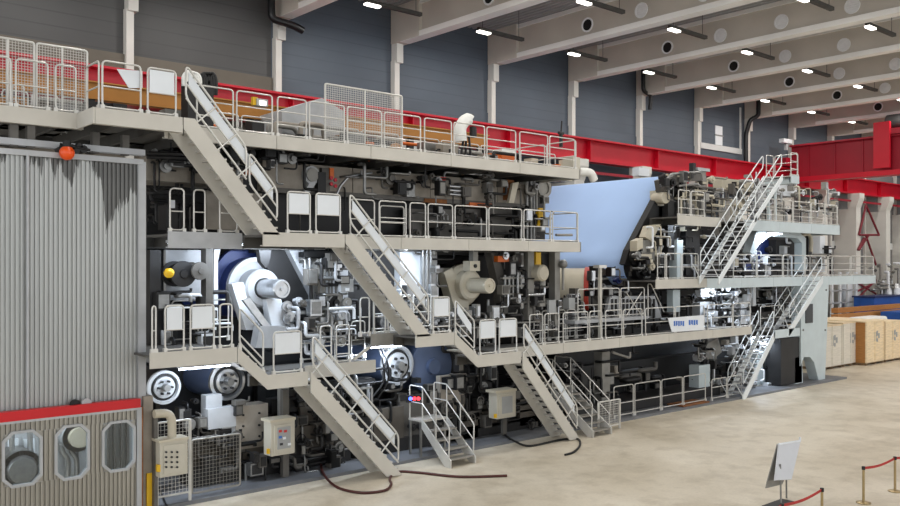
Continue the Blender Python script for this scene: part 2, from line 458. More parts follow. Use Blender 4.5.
# black drainpipes beside columns
def drain(i, label, pts, r=.13):
    obj('drainpipe', MB().tube(rounded([(XCOL[i]+dx, YW+dy, z) for dx, dy, z in pts], .25, False), r, 10), 'drain_black', label=label, cat='pipe')
drain(2, 'thick black drainpipe with a side branch high on the wall, near the second wall column', [(-.45,-.5,18.7),(-.45,-.5,16.6),(.5,-.7,16.45),(1.0,-.7,16.3)], .17)
drain(6, 'short black drainpipe bending round the wall column above the paper web', [(-.3,-.5,18.7),(-.3,-.5,17.0),(.55,-.5,16.8),(.55,-.4,15.9)])
drain(8, 'tall black drainpipe beside the column next to the small lit window', [(-.1,-.9,18.7),(-.1,-.9,16.9),(-.55,-.5,16.6),(-.55,-.15,15.6),(-.55,-.15,0)], .16)
# stout lower columns that carry the crane rail
for k in range(-9, 4):
    x = 73.6 + 6.0*k
    b = MB(); b.box(x-.1, x+.75, 32.3, 33.0, 0, 11.2); b.box(x-.1, x+.75, 33.0, YW+.2, 0, 10.6)
    b.yzprism([(33.0, 11.9), (32.0, 11.9), (32.0, 11.5), (32.3, 10.7), (33.0, 10.7)], x-.15, x+.8)
    struct('column', b, 'column')
# ================= walkways and stairs
ZU, ZM, ZL, ZK = 9.18, 6.6, 3.82, 3.08
YA, YB = 18.95, 20.0            # front plane of the stair landings / of the main galleries
def fascia(parent, segs, y0, y1=None, h=.29, m='fascia'):
    # segs: list of (xa, xb, z): separate cover plates with open joints
    for xa, xb, z in segs:
        n = max(1, round((xb-xa)/3.0)); w = (xb-xa)/n
        for i in range(n):
            b = MB(); b.box(xa+w*i+.008, xa+w*(i+1)-.008, y0, y0+.04, z-h, z+.06)
            b.box(xa+w*i+.008, xa+w*(i+1)-.008, y0+.04, y0+.16, z-h, z-h+.03)
            obj('fascia_plate', b, m, parent)
def deckbox(parent, x0, x1, y0, y1, z, jm='joist'):
    obj('deck', MB().box(x0, x1, y0+.045, y1, z-.05, z), 'deck', parent)
    n = max(2, int((x1-x0)/1.6))
    for i in range(n):
        x = x0+(x1-x0)*(i+.5)/n
        b = MB(); b.box(x-.05, x+.05, y0+.17, y1-.05, z-.3, z-.05); obj('joist', b, jm, parent)
    obj('edge_beam', MB().box(x0, x1, y1-.1, y1, z-.32, z-.05), jm, parent)
def xs(pxs, Y, z): return [(PX(p, Y), Y+.06, z) for p in pxs]

# --- top gallery, left wing
t = thing('gallery', 'top gallery over the corrugated hood, fenced with a wire mesh screen', 'walkway', (PX(40,YB), YB, ZU))
fascia(t, [(PX(-30,YB), PX(84,YB), ZU)], YB); deckbox(t, PX(-30,YB), PX(84,YB), YB, YB+4, ZU)
railing(t, xs([-30, 14, 51], YB, ZU)); railing(t, xs([54, 79], YB, ZU))
railing(t, [(PX(84,YB)+.02, YA+.1, ZU), (PX(84,YB)+.02, YB-.05, ZU)])
def mesh_screen(parent, x0, x1, y, z0, z1, name='mesh_screen', step=.06, r=.0045, frame=.028, posts=3, m='rail'):
    b = MB(); b.tube(rounded([(x0,y,z0),(x0,y,z1),(x1,y,z1),(x1,y,z0)], .06), frame, closed=True)
    for i in range(1, posts): x = x0+(x1-x0)*i/posts; b.tube([(x,y,z0),(x,y,z1)], frame)
    o = obj(name, b, m, parent)
    w = MB(); n = int((x1-x0)/step)
    for i in range(1, n): x = x0+(x1-x0)*i/n; w.box(x-r, x+r, y-r, y+r, z0, z1)
    n = int((z1-z0)/step)
    for i in range(1, n): z = z0+(z1-z0)*i/n; w.box(x0, x1, y-r, y+r, z-r, z+r)
    obj('wire_mesh', w, m, o)
    return o
mesh_screen(t, PX(-20,YB+.4), PX(34,YB+.4), YB+.4, ZU+.05, ZU+1.58, posts=2)
mesh_screen(t, PX(36.5,YB+.4), PX(87,YB+.4), YB+.4, ZU+.05, ZU+1.58, posts=2)
railing(t, [(PX(p,YB+3.8), YB+3.8, ZU) for p in (-30, 0, 30, 60, 88)]); railing(t, [(PX(p,YB+1.9), YB+1.9, ZU) for p in (-20, 10, 26)], h=.9)
# --- top landing at the stair head
t = thing('landing', 'top stair landing with pale guard plates above the corrugated hood', 'landing', (PX(138,YA), YA, ZU))
x0, x1 = PX(95,YA), PX(183,YA)
fascia(t, [(x0, x1, ZU)], YA); deckbox(t, x0, x1, YA, YB+3.5, ZU)
obj('fascia_plate', MB().box(x0-.04, x0, YA, YB, ZU-.29, ZU+.06), 'fascia', t)
railing(t, xs([101, 144], YA, ZU), guards=()); obj('guard_plate', MB().pprism([(117,69),(142.5,71),(142.5,88),(129,88)], YA+.09, .02), 'guard', t, label='slanted pale guard plate'); railing(t, xs([146.5, 179], YA, ZU), guards=(0,))
# --- top gallery, long run
t = thing('gallery', 'long top gallery running to the paper web, above the middle gallery', 'walkway', (PX(390,YB), YB, ZU))
x0, x1 = PX(183,YA), PX(580,YB)
fascia(t, [(x0, x1, ZU)], YB); deckbox(t, x0, x1, YB, YB+3.4, ZU)
obj('fascia_plate', MB().box(x1-.04, x1, YB, YB+3.4, ZU-.29, ZU+.06), 'fascia', t)
railing(t, xs([196, 236, 275], YB, ZU), mids=(.37,.72)); railing(t, xs([277, 309, 347, 384, 423], YB, ZU), mids=(.37,.72))
railing(t, xs([424.5, 454, 487, 518], YB, ZU), mids=(.37,.72)); railing(t, xs([520, 550, 577], YB, ZU), mids=(.37,.72))
railing(t, [(x1-.05, YB+.1, ZU), (x1-.05, YB+1.6, ZU), (x1-.05, YB+3.2, ZU)])
mesh_screen(t, PX(325,YB+.5), PX(402,YB+.5), YB+.5, ZU+.05, ZU+1.75, posts=2)
railing(t, [(PX(p,YB+3.3), YB+3.3, ZU) for p in (200, 240, 280, 320, 360, 400, 440, 480, 520, 556)], mids=(.55,))
# --- middle landing and middle gallery
t = thing('gallery', 'middle gallery crossing the whole machine front under the top gallery', 'walkway', (PX(390,YB), YB, ZM))
xa, xb, xc, xd = PX(168,YB), PX(263,YA), PX(345,YA), PX(581,YB)
fascia(t, [(xa, xb, ZM)], YB, h=.34, m='light_grey'); deckbox(t, xa, xb, YB, YB+2, ZM)
fascia(t, [(xc, xd, ZM)], YB); deckbox(t, xb, xd, YB, YB+1.6, ZM)
obj('fascia_plate', MB().box(xd-.04, xd, YB, YB+1.6, ZM-.29, ZM+.06), 'fascia', t)
railing(t, xs([169, 187], YB, ZM)); railing(t, xs([193, 208], YB, ZM)); railing(t, xs([219, 240], YB, ZM))
railing(t, xs([350, 377], YB, ZM)); railing(t, xs([379, 408.5], YB, ZM), mids=(.5,.62)); railing(t, xs([410, 428, 455, 489, 524], YB, ZM)); 
railing(t, xs([524, 553, 580], YB, ZM), mids=(.55,))
railing(t, [(xd-.05, YB+.1, ZM), (xd-.05, YB+1.5, ZM)])
b = MB(); y = YB+.5; a = (PX(380,y), y, ZM); c = (PX(404,y), y, ZM); rail_loop(b, a, c, 1.0, .02, (.5,)); obj('railing_panel', b, 'rail', t)
t = thing('landing', 'middle stair landing with pale guard plates, at the foot of the topmost stair', 'landing', (PX(305,YA), YA, ZM))
fascia(t, [(xb, xc, ZM)], YA); deckbox(t, xb, xc, YA, YB, ZM)
railing(t, xs([287, 313], YA, ZM), guards=(0,)); railing(t, xs([315.5, 343], YA, ZM), guards=(0,))
# --- lower left walkway with its step-down
def step_stringer(parent, pix, Y, h=.3, m='fascia'):
    # cover plate that follows flat - slope - flat ; pix = top edge as (x, z)
    top = pix
    for p, q in zip(top, top[1:]):
        obj('fascia_plate', MB().prism([(p[0], p[1]+.06), (q[0], q[1]+.06), (q[0], q[1]-h), (p[0], p[1]-h)], Y, Y+.04), m, parent)
t = thing('walkway', 'lower walkway at the left, beside the hood and above the wheel-shaped roll ends', 'walkway', (PX(195,YA), YA, ZL))
xl = [PX(150,YA), PX(237,YA), PX(268,YA), PX(308,YA)]
step_stringer(t, [(xl[0], ZL), (xl[1], ZL)], YA)
deckbox(t, xl[0], xl[1], YA, YB+1.6, ZL)
railing(t, xs([151, 159], YA, ZL)); railing(t, xs([164, 187], YA, ZL), guards=(0,)); railing(t, xs([189.5, 217], YA, ZL), guards=(0,)); railing(t, xs([219, 235], YA, ZL))
railing(t, [(PX(p,YB+1.5), YB+1.5, ZL) for p in (170, 200, 230)])
t = thing('landing', 'lower landing at the head of the long stair beside the beige control cabinets', 'landing', (PX(288,YA), YA, ZK))
step_stringer(t, [(xl[1]+.02, ZL), (xl[2], ZK), (xl[3], ZK)], YA)
deckbox(t, xl[2], xl[3], YA, YB, ZK)
for i in range(1, 4):
    f = i/4; x = xl[1]+(xl[2]-xl[1])*f; z = ZL+(ZK-ZL)*f
    obj('tread', MB().box(x-.14, x+.14, YA+.05, YB-.05, z-.04, z), 'tread', t)
b = MB(); rail_loop(b, (xl[1]+.1, YA+.06, ZL-.05), (xl[2]-.1, YA+.06, ZK+.05), 1.05, .024, (.4,), low=.2); obj('handrail', b, 'rail', t)
railing(t, xs([273, 304], YA, ZK), guards=(0,))
# --- low back walkway behind the first long stair, then stepping up
t = thing('walkway', 'low back walkway behind the long lower stair, in front of the bright roll end', 'walkway', (PX(345,YB), YB, ZK))
fascia(t, [(PX(305,YB), PX(376,YB), ZK)], YB); deckbox(t, PX(272,YB), PX(376,YB), YB, YB+1.2, ZK)
railing(t, xs([320, 334], YB, ZK)); railing(t, xs([336, 352], YB, ZK), mids=(.3,.55)); 
railing(t, [(PX(p,YB+1.1), YB+1.1, ZK) for p in (300, 316, 333, 350, 366)])
b = MB()
b.prism([(PX(352,YB), ZK+.1), (PX(356,YB), ZK+.1), (PX(373,YB), ZL-.3), (PX(368,YB), ZL-.3)], YB+.02, YB+.06); obj('brace', b, 'fascia', t)
t = thing('walkway', 'lower middle walkway between two stairs, below the bright white casing', 'walkway', (PX(402,YB), YB, ZL))
fascia(t, [(PX(371,YB), PX(416,YB), ZL)], YB, m='mid_grey'); deckbox(t, PX(371,YB), PX(440,YB), YB, YB+1.2, ZL)
railing(t, xs([360, 372], YB, ZL)); railing(t, xs([374, 388, 402, 414], YB, ZL))
railing(t, [(PX(p,YB+1.1), YB+1.1, ZL) for p in (372, 392, 412, 432)])
t = thing('landing', 'lower middle landing at the foot of the steep middle stair', 'landing', (PX(435,YA), YA, ZL))
yl = [PX(416,YA), PX(454,YA), PX(478,YA), PX(521,YA)]
step_stringer(t, [(yl[0], ZL), (yl[1], ZL)], YA); deckbox(t, yl[0], yl[1], YA, YB, ZL)
railing(t, xs([433, 452], YA, ZL), guards=(0,), mids=(.25,.55))
t = thing('landing', 'lowest landing with two pale guard plates above the single grey cabinet', 'landing', (PX(500,YA), YA, ZK))
step_stringer(t, [(yl[1]+.02, ZL), (yl[2], ZK), (yl[3], ZK)], YA); deckbox(t, yl[2], yl[3], YA, YB, ZK)
for i in range(1, 4):
    f = i/4; x = yl[1]+(yl[2]-yl[1])*f; z = ZL+(ZK-ZL)*f
    obj('tread', MB().box(x-.14, x+.14, YA+.05, YB-.05, z-.04, z), 'tread', t)
b = MB(); rail_loop(b, (yl[1]+.1, YA+.06, ZL-.05), (yl[2]-.1, YA+.06, ZK+.05), 1.05, .024, (.4,), low=.2); o = obj('handrail', b, 'rail', t)
g = MB(); g.prism([(yl[1]+.2, ZL+.6), (yl[2]-.2, ZK+.7), (yl[2]-.2, ZK+1.0), (yl[1]+.2, ZL+.9)], YA+.07, YA+.09); obj('guard_strip', g, 'guard', o, label='pale guard strip')
railing(t, xs([480, 498], YA, ZK), guards=(0,)); railing(t, xs([499.5, 519], YA, ZK), guards=(0,))
# --- low right walkway
t = thing('walkway', 'low right walkway from the last landing towards the pale stair tower', 'walkway', (PX(650,YB), YB, ZK))
xe = PX(752, YB)
fascia(t, [(PX(521,YA)+.05, xe, ZK)], YB); deckbox(t, PX(521,YA), xe, YB, YB+1.5, ZK)
railing(t, xs([530, 545, 561, 563.5, 590, 604, 606, 624, 644], YB, ZK)); railing(t, xs([646, 676, 706], YB, ZK)); railing(t, xs([708, 734, 752], YB, ZK))
railing(t, [(PX(p,YB+1.4), YB+1.4, ZK) for p in (533, 541, 549, 557, 566, 576, 586)], mids=(.3,.6))
# --- stairs on the left half
stair('staircase', 'steep stair from the top landing down to the middle landing', PX(195,YA), ZU, PX(280,YA), ZM, YA, YA+.86, far=False, band=.38, head=PX(183,YA)+.02, loops=((-.13,.6),(.64,1)))
stair('staircase', 'steep middle stair from the middle landing down past the cream roll head', PX(354,YA), ZM, PX(431,YA), ZL, YA, YA+.86, far=False, band=.36, head=PX(345,YA)+.02, loops=((-.07,1),))
stair('staircase', 'long stair from the lower left landing to the floor by the red hose', PX(311,YA), ZK, PX(401,YA), .02, YA, YA+.86, far=False, band=.36, on_floor=True)
stair('staircase', 'long stair from the lowest landing to the floor by the black cable', PX(523,YA), ZK, PX(579,YA), .02, YA, YA+.86, far=False, band=.36, on_floor=True)
# --- small steps that come down towards the viewer
def steps_y(label, px, py, w, ztop, n, run=.26, plat=.8, gate=False):
    f = G(px, py); x0 = f.x - w; x1 = f.x; y0 = f.y      # lower right corner of the lowest tread
    t = thing('service_steps', label, 'steps', ((x0+x1)/2, y0+n*run/2, 0))
    rise = ztop/n; yt = y0+run*n
    for s in (x0, x1-.04):
        obj('stringer', MB().yzprism([(y0-.05, 0.004), (y0+.22, 0.004), (yt+.02, ztop-.24), (yt+.02, ztop+.03), (y0-.05, .22)], s, s+.04), 'rail', t)
    for i in range(n-1):
        obj('tread', MB().box(x0+.045, x1-.045, y0+run*i, y0+run*(i+1)+.02, rise*(i+1)-.04, rise*(i+1)), 'rail_dark', t)
    obj('platform', MB().box(x0, x1, yt+.02, yt+plat, ztop-.06, ztop), 'tread', t)
    for xx in (x0+.03, x1-.03):
        for yy in (yt+.1, yt+plat-.05):
            obj('leg', MB().box(xx-.03, xx+.03, yy-.03, yy+.03, .005, ztop-.06), 'steel_dull', t)
    for xx in (x0+.02, x1-.02):
        b = MB()
        top = [(xx, y0+.05, .25), (xx, y0+.02, 1.15), (xx, yt, ztop+1.0), (xx, yt+plat-.04, ztop+1.0), (xx, yt+plat-.04, ztop)]
        b.tube(rounded(top, .08, False), .022)
        b.tube([(xx, y0+.03, .68), (xx, yt, ztop+.5), (xx, yt+plat-.04, ztop+.5)], .018)
        b.tube([(xx, yt, ztop), (xx, yt, ztop+1.0)], .02)
        b.tube([(xx, (y0+yt)/2, ztop/2), (xx, (y0+yt)/2, ztop/2+1.05)], .018)
        obj('handrail', b, 'rail', t)
    if gate:
        b = MB(); gx = x1+.05; gy = y0+.1
        b.box(gx, gx+.04, gy, gy+.5, .25, .95); 
        o = obj('gate_frame', b, 'rail_dark', t)
    return t
steps_y('free-standing grey service steps with tubular handrails beside the red signal lights', 475, 463, 1.0, 1.2, 5, run=.25, plat=.65)
steps_y('grey service steps up to the low walkway behind the last long stair', 611, 434, 1.0, 1.5, 7)
x, y, z = G(640, 428); 
t = thing('mesh_gate', 'low wire mesh barrier beside the service steps under the right walkway', 'barrier', (PX(608,19.3), 19.3, 0))
mesh_screen(t, PX(598,19.3), PX(620,19.3), 19.3, .15, 1.05, posts=1, step=.08, name='mesh_panel')
for p in (598.5, 619.5): obj('post', MB().box(PX(p,19.3)-.03, PX(p,19.3)+.03, 19.27, 19.33, .005, 1.05), 'rail', t)
# --- barriers on the plinth in front of the dark right opening
t = thing('safety_railing', 'low grey safety railing standing on the plinth under the right walkway', 'railing', (PX(660,20.3), 20.3, .09))
railing(t, [(PX(p,20.3), 20.3, .09) for p in (613, 634, 661, 683, 706)], h=1.2)
railing(t, [(PX(p,20.3), 20.3, .09) for p in (711, 727, 742)], h=.9)
# --- right tower galleries
YR = 20.4
Z2, Z3 = 5.22, 7.83
t = thing('gallery', 'middle right gallery of the stair tower, half beige and half pale green', 'walkway', (PX(760,YR), YR, Z2))
xa, xm, xb = PX(656,YR), PX(707,YR), PX(876,YR)
fascia(t, [(xa, xm, Z2)], YR, h=.32); fascia(t, [(xm, xb, Z2)], YR, h=.38, m='pale_green')
deckbox(t, xa, xb, YR, YR+1.6, Z2)
obj('fascia_plate', MB().box(xb-.04, xb, YR, YR+1.6, Z2-.38, Z2+.06), 'pale_green', t)
railing(t, xs([658, 667, 683, 700], YR, Z2)); railing(t, xs([734, 758, 784, 806, 829, 852, 875], YR, Z2), mids=(.37,.72))
railing(t, [(xb-.05, YR+.1, Z2), (xb-.05, YR+1.5, Z2)])
railing(t, [(PX(p,YR+1.5), YR+1.5, Z2) for p in (700, 722, 744, 766, 788, 810, 832, 854)], mids=(.37,.72))
t = thing('gallery', 'short beige gallery beside the paper web on the right tower', 'walkway', (PX(700,YR), YR, Z3))
xa, xb = PX(678,YR), PX(721,YR)
fascia(t, [(xa, xb, Z3)], YR, h=.34); deckbox(t, xa, xb, YR, YR+1.4, Z3)
railing(t, xs([679, 692, 706], YR, Z3), mids=(.37,.72))
t = thing('gallery', 'upper pale green gallery at the right end of the stair tower', 'walkway', (PX(800,YR), YR, Z3))
xa, xb = PX(745,YR), PX(840,YR)
fascia(t, [(xa, xb, Z3)], YR, h=.42, m='pale_green'); deckbox(t, xa, xb, YR, YR+1.8, Z3)
obj('fascia_plate', MB().box(xb-.04, xb, YR, YR+1.8, Z3-.42, Z3+.06), 'pale_green', t)
railing(t, xs([760, 776, 794, 812, 826, 839], YR, Z3), mids=(.37,.72)); railing(t, [(xb-.05, YR+.1, Z3), (xb-.05, YR+1.7, Z3)])
railing(t, [(PX(p,YR+1.7), YR+1.7, Z3) for p in (755, 770, 785, 800, 815, 830)], mids=(.37,.72))
# top platform at the head of the right stair
t = thing('platform', 'small top platform caged with tube rails at the head of the right stair', 'landing', (PX(786,YR), YR, 10.25))
xa, xb = PX(781,YR-.5), PX(789,YR-.5); zt = PZ(783,152,19.6)-1.1
deckbox(t, xa, xb, YR-1.0, YR+.3, zt, 'pale_green'); fascia(t, [(xa, xb, zt)], YR-1.0, h=.3, m='pale_green')
railing(t, [(xa, YR-.95, zt), (xb, YR-.95, zt), (xb, YR+.25, zt), (xa, YR+.25, zt)], mids=(.37,.72))
for xx in (xa+.05, xb-.05): obj('support_post', MB().box(xx-.05, xx+.05, YR+.1, YR+.2, Z3, zt-.05), 'pale_green', t)
ZT = zt
YS = YR-1.0
RS = dict(sm='pale_white', rm='pale_white', guard=False, mids=(.5,), rr=.024, tm='light_grey')
stair('staircase', 'pale stair rising from the middle right gallery to the upper pale gallery', PX(719,YS), Z2+.05, PX(757,YS), Z3+.1, YS, YR-.05, band=.2, **RS)
stair('staircase', 'pale stair rising from the upper pale gallery to the small top platform', PX(755,YS), Z3+.05, PX(783,YS), ZT, YS, YR-.05, band=.2, **RS)
# lower flights at the tower
zl = PZ(787,332,YS)
stair('staircase', 'pale stair from the floor up to the half landing of the tower', PX(743,YS+.5), .1, PX(775,YS+.5), zl, YS+.5, YR+.3, band=.28, **RS)
stair('staircase', 'pale stair from the tower half landing up to the middle right gallery', PX(789,YS+.5), zl, PX(823,YS+.5), Z2+.05, YS+.5, YR+.3, band=.28, **RS)
t = thing('landing', 'pale half landing between the two lower flights of the tower stair', 'landing', (PX(782,YS+.5), YS+.5, zl))
xa, xb = PX(774,YS+.5), PX(800,YS+.5)
fascia(t, [(xa, xb, zl)], YS+.5, h=.32, m='pale_green'); deckbox(t, xa, xb, YS+.5, YR+.8, zl)
railing(t, [(xa+.2, YR+.3, zl), (xb, YR+.3, zl)]); 

# ================= corrugated hood, sliding panel and door at the far left
def corr(mb, x0, x1, z0, z1, y, pitch=.097, amp=.04, th=.01):
    prof = []; x = x0
    while x < x1 - 1e-6:
        for f, d in ((0,0),(.4,0),(.5,1),(.9,1)):
            xx = x + f*pitch
            if xx <= x1: prof.append((xx, y+d*amp))
        x += pitch
    prof.append((x1, prof[-1][1]))
    vs = []; fs = []
    for px_, py_ in prof: vs += [(px_,py_,z0),(px_,py_,z1),(px_,py_+th,z0),(px_,py_+th,z1)]
    for i in range(len(prof)-1):
        a = 4*i; b = a+4
        fs += [(a,b,b+1,a+1),(a+2,a+3,b+3,b+2),(a+1,b+1,b+3,a+3),(a,a+2,b+2,b)]
    return mb.add(vs, fs)
YH = 19.9
def darkened():  # upper sheet coloured darker down to a ragged edge, lower at the right end
    m = mat('corrugated_dark_top', (180,182,180), .42, .4, .7, .1, stretch=(1,1,.25)); nt = m.node_tree; b = nt.nodes['Principled BSDF']
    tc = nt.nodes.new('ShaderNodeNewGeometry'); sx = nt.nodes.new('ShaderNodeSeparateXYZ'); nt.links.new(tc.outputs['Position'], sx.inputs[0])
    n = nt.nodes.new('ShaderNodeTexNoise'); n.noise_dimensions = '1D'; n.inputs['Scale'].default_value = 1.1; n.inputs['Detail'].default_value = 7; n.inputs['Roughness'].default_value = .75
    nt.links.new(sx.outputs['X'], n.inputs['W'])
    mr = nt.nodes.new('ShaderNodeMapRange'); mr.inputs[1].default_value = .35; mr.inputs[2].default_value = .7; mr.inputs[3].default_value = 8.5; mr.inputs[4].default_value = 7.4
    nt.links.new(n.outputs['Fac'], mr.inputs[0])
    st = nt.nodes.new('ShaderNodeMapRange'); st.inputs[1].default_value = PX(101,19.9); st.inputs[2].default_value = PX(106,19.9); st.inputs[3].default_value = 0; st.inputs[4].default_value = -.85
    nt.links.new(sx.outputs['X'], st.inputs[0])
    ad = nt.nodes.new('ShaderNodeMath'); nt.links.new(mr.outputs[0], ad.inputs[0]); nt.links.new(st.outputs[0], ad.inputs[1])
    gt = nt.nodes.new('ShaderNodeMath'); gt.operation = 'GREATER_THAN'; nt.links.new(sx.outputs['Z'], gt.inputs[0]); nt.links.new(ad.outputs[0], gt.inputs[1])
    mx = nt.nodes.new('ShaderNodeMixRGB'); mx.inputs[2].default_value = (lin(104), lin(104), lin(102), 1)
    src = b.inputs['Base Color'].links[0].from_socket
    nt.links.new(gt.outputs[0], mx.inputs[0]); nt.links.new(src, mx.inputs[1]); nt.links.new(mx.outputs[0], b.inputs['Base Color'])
darkened()
xr = PX(142.5, YH); zt = PZ(142, 164, YH); zb = PZ(140, 402, YH-.25)
t = thing('sliding_hood_panel', 'tall corrugated metal hood panel above the red-edged door with three windows', 'hood', (PX(70,YH), YH, zb))
b = MB(); corr(b, PX(-25,YH), xr-.1, zb-.3, zt-.02, YH); obj('corrugated_sheet', b, 'corrugated_dark_top', t)
obj('edge_post', MB().box(xr-.12, xr+.06, YH-.06, YH+.12, zb-.6, zt+.05), 'light_grey', t)
obj('top_rail', MB().box(PX(-25,YH), xr, YH-.08, YH+.06, zt-.02, zt+.1), 'light_grey', t)
obj('back_sheet', MB().box(PX(-25,YH), xr-.1, YH+.2, YH+.24, 3.2, zt), 'machine_dark', t)
b = MB(); b.tube([(PX(27,YH), YH-.06, zb), (PX(27,YH), YH-.06, zt)], .035, 8); obj('vertical_bar', b, 'light_grey', t)
# overhead guide and beam between hood and gallery
t = thing('guide_rail', 'grey horizontal guide rail above the corrugated hood panel', 'rail', (PX(70,YB), YB, zt))
obj('rail_beam', MB().box(PX(-25,YB), PX(147,YB), YB+.1, YB+.3, PZ(120,153.5,YB+.1), PZ(120,147.5,YB+.1)), 'light_grey', t)
for p in (16, 33, 98, 128): obj('hanger', MB().box(PX(p,YB)-.08, PX(p,YB)+.08, YB+.12, YB+.28, zt+.2, ZU-.3), 'grey_cast', t)
t = thing('beacon_lamp', 'round orange warning beacon hanging above the corrugated hood', 'beacon', P(67,158,YB-.35))
b = MB(); c = P(67,153,YB-.35); b.sphere(c, .16, 18); obj('beacon_dome', b, 'orange_beacon', t)
b = MB(); b.cyl(c+Vector((0,0,.12)), c+Vector((0,0,.26)), .09, 14); b.tube([c+Vector((0,0,.2)), c+Vector((0,.5,.2))], .03); obj('bracket', b, 'rubber', t)
b = MB()
for k, (p, q) in enumerate(((72,147),(76,150),(80,146),(84,149),(62,149))): c = P(p,q,YB-.1); b.cyl(c, c+Vector((0,.3,0)), .07+.02*(k%2), 10)
b.tube([P(60,144,YB-.1), P(90,150,YB-.1)], .03); 
obj('valve_cluster', b, 'machine_dark', label='cluster of dark small valves beside the orange beacon', cat='valve')
# door with three windows
YD = YH-.25
xr = PX(138.5, YD); zt = PZ(139, 407, YD)
t = thing('machine_door', 'corrugated sliding door with red top edge and three windows at the hood foot', 'door', (PX(70,YD), YD, 0))
wins = [(5,41),(56,89),(103,137)]
wz = []
wr = []
for (pa,pb),(ya,yb) in zip(((4.5,39.5),(57,87),(104,133)), ((433,484),(427,477),(423,469))):
    pm = (pa+pb)/2; wr.append((PX(pa,YD), PX(pb,YD), PZ(pm,yb,YD), PZ(pm,ya,YD)))
zlo = min(w[2] for w in wr); zhi = max(w[3] for w in wr)
b = MB(); xl = PX(-25,YD)
corr(b, xl, xr, .15, zlo, YD); corr(b, xl, xr, zhi, zt, YD)
edges = [xl] + [e for w in wr for e in w[:2]] + [xr]
for i in range(0, len(edges), 2): corr(b, edges[i], edges[i+1], zlo, zhi, YD)
obj('corrugated_sheet', b, 'corrugated_door', t)
obj('top_edge', MB().box(xl, xr+.02, YD-.08, YD+.12, zt, zt+.2), 'signal_red', t, label='red top edge')
obj('top_lip', MB().box(xl, xr, YD-.09, YD+.1, zt-.05, zt), 'light_grey', t)
obj('edge_trim', MB().box(xr-.05, xr+.06, YD-.04, YD+.14, .05, zt), 'light_grey', t)
obj('red_edge_strip', MB().box(xr+.06, xr+.1, YD-.02, YD+.14, .05, zt), 'rust', t, label='rusty red edge strip')
for (xa, xb, za, zb2) in wr:
    c = .16; f = .07
    outer = [(xa-f,za-f),(xb+f,za-f),(xb+f,zb2+f),(xa-f,zb2+f)]
    def octo(i):
        A, B, C, D = xa+i, xb-i, za+i, zb2-i
        return [(A+c,C),(B-c,C),(B,C+c),(B,D-c),(B-c,D),(A+c,D),(A,D-c),(A,C+c)]
    def octf(i):
        A, B, C, D = xa-i, xb+i, za-i, zb2+i; k = c+i*.4
        return [(A+k,C),(B-k,C),(B,C+k),(B,D-k),(B-k,D),(A+k,D),(A,D-k),(A,C+k)]
    b = MB(); o8 = octf(.055); i8 = octo(0)
    for y0, y1, A8, B8 in ((YD-.04, YD+.06, o8, i8),):
        n = 8
        vs = [(p[0],y0,p[1]) for p in A8]+[(p[0],y0,p[1]) for p in B8]+[(p[0],y1,p[1]) for p in A8]+[(p[0],y1,p[1]) for p in B8]
        fs = []
        for k in range(8):
            j = (k+1) % 8
            fs += [(k,j,8+j,8+k), (16+k,24+k,24+j,16+j), (k,16+k,16+j,j), (8+k,8+j,24+j,24+k)]
        b.add(vs, fs)
    fr = obj('window_frame', b, 'light_grey', t)
    # corner fillers between the octagon and the sheet opening
    b = MB()
    for sx_, sz_ in ((xa,za),(xb,za),(xb,zb2),(xa,zb2)):
        dx = c if sx_ == xa else -c; dz = c if sz_ == za else -c
        b.prism([(sx_,sz_),(sx_+dx,sz_),(sx_,sz_+dz)], YD, YD+.03)
    obj('corner_plate', b, 'corrugated_door', fr)
    obj('pane', MB().prism(octo(0), YD+.02, YD+.035), 'clear_glass', fr)
for p, q in ((76,402),(87,401)):
    b = MB(); cc = P(p,q,YD); b.cyl(cc+Vector((0,.02,-.06)), cc+Vector((0,.1,-.06)), .11, 16); 
    obj('guide_roller', b, 'rubber' if p == 76 else 'light_grey', t)
YJ = 19.75
t = thing('guide_post', 'brown steel post with a yellow lower guard beside the windowed door', 'post', (PX(150,YJ), YJ, 0))
obj('column_shaft', MB().box(PX(143.5,YJ), PX(153,YJ), YJ, YJ+.3, 0, PZ(149,396,YJ)), 'machine_brown', t)
obj('yellow_guard', MB().box(PX(146,YJ), PX(153,YJ)+.04, YJ-.06, YJ, .05, PZ(149,473,YJ)), 'yellow', t, label='yellow guard strip')
# machinery seen through the door windows
def roll(name, label, cat, px, py, Y, R, length, spec, shell='steel', group=None, n=40):
    # a machine roll along Y; spec: list of (part name, material, [(r, distance in front of the shell end)...])
    c = P(px, py, Y)
    t = thing(name, label, cat, (c.x, Y, c.z-R), group)
    obj('shell', MB().lathe(c+Vector((0,length,0)), (0,-1,0), [(0,0),(R,0),(R,length),(R*.3,length)], n), shell, t)
    for pn, pm, prof in spec: obj(pn, MB().lathe(c, (0,-1,0), prof, n), pm, t)
    return t, c
YI = 21.6
roll('dryer_cylinder', 'pale dryer cylinder seen behind the middle window of the door', 'roll', 78, 437, YI, .36, 1.6, [('end_cap','cream',[(0,.14),(.24,.14),(.24,.0),(.36,0)])], 'light_grey')
roll('dryer_cylinder', 'steel dryer cylinder seen low behind the left window of the door', 'roll', 22, 470, YI, .45, 1.6, [('end_cap','steel',[(0,.1),(.3,.1),(.34,.0),(.45,0)])], 'steel_dull')
t = thing('dryer_cabinet', 'pale blue-grey drive cabinet seen behind the middle and left door windows', 'cabinet', (PX(40,22.3), 22.3, 0))
obj('body', MB().box(PX(-6,22.3), PX(90,22.3), 22.4, 23, .02, PZ(70,420,22.3)), 'light_grey', t)
for p in (8, 24, 66, 80): obj('panel_door', MB().box(PX(p,22.3), PX(p+11,22.3), 22.33, 22.4, .5, PZ(p,440,22.3)), 'white_paint', t)
b = MB()
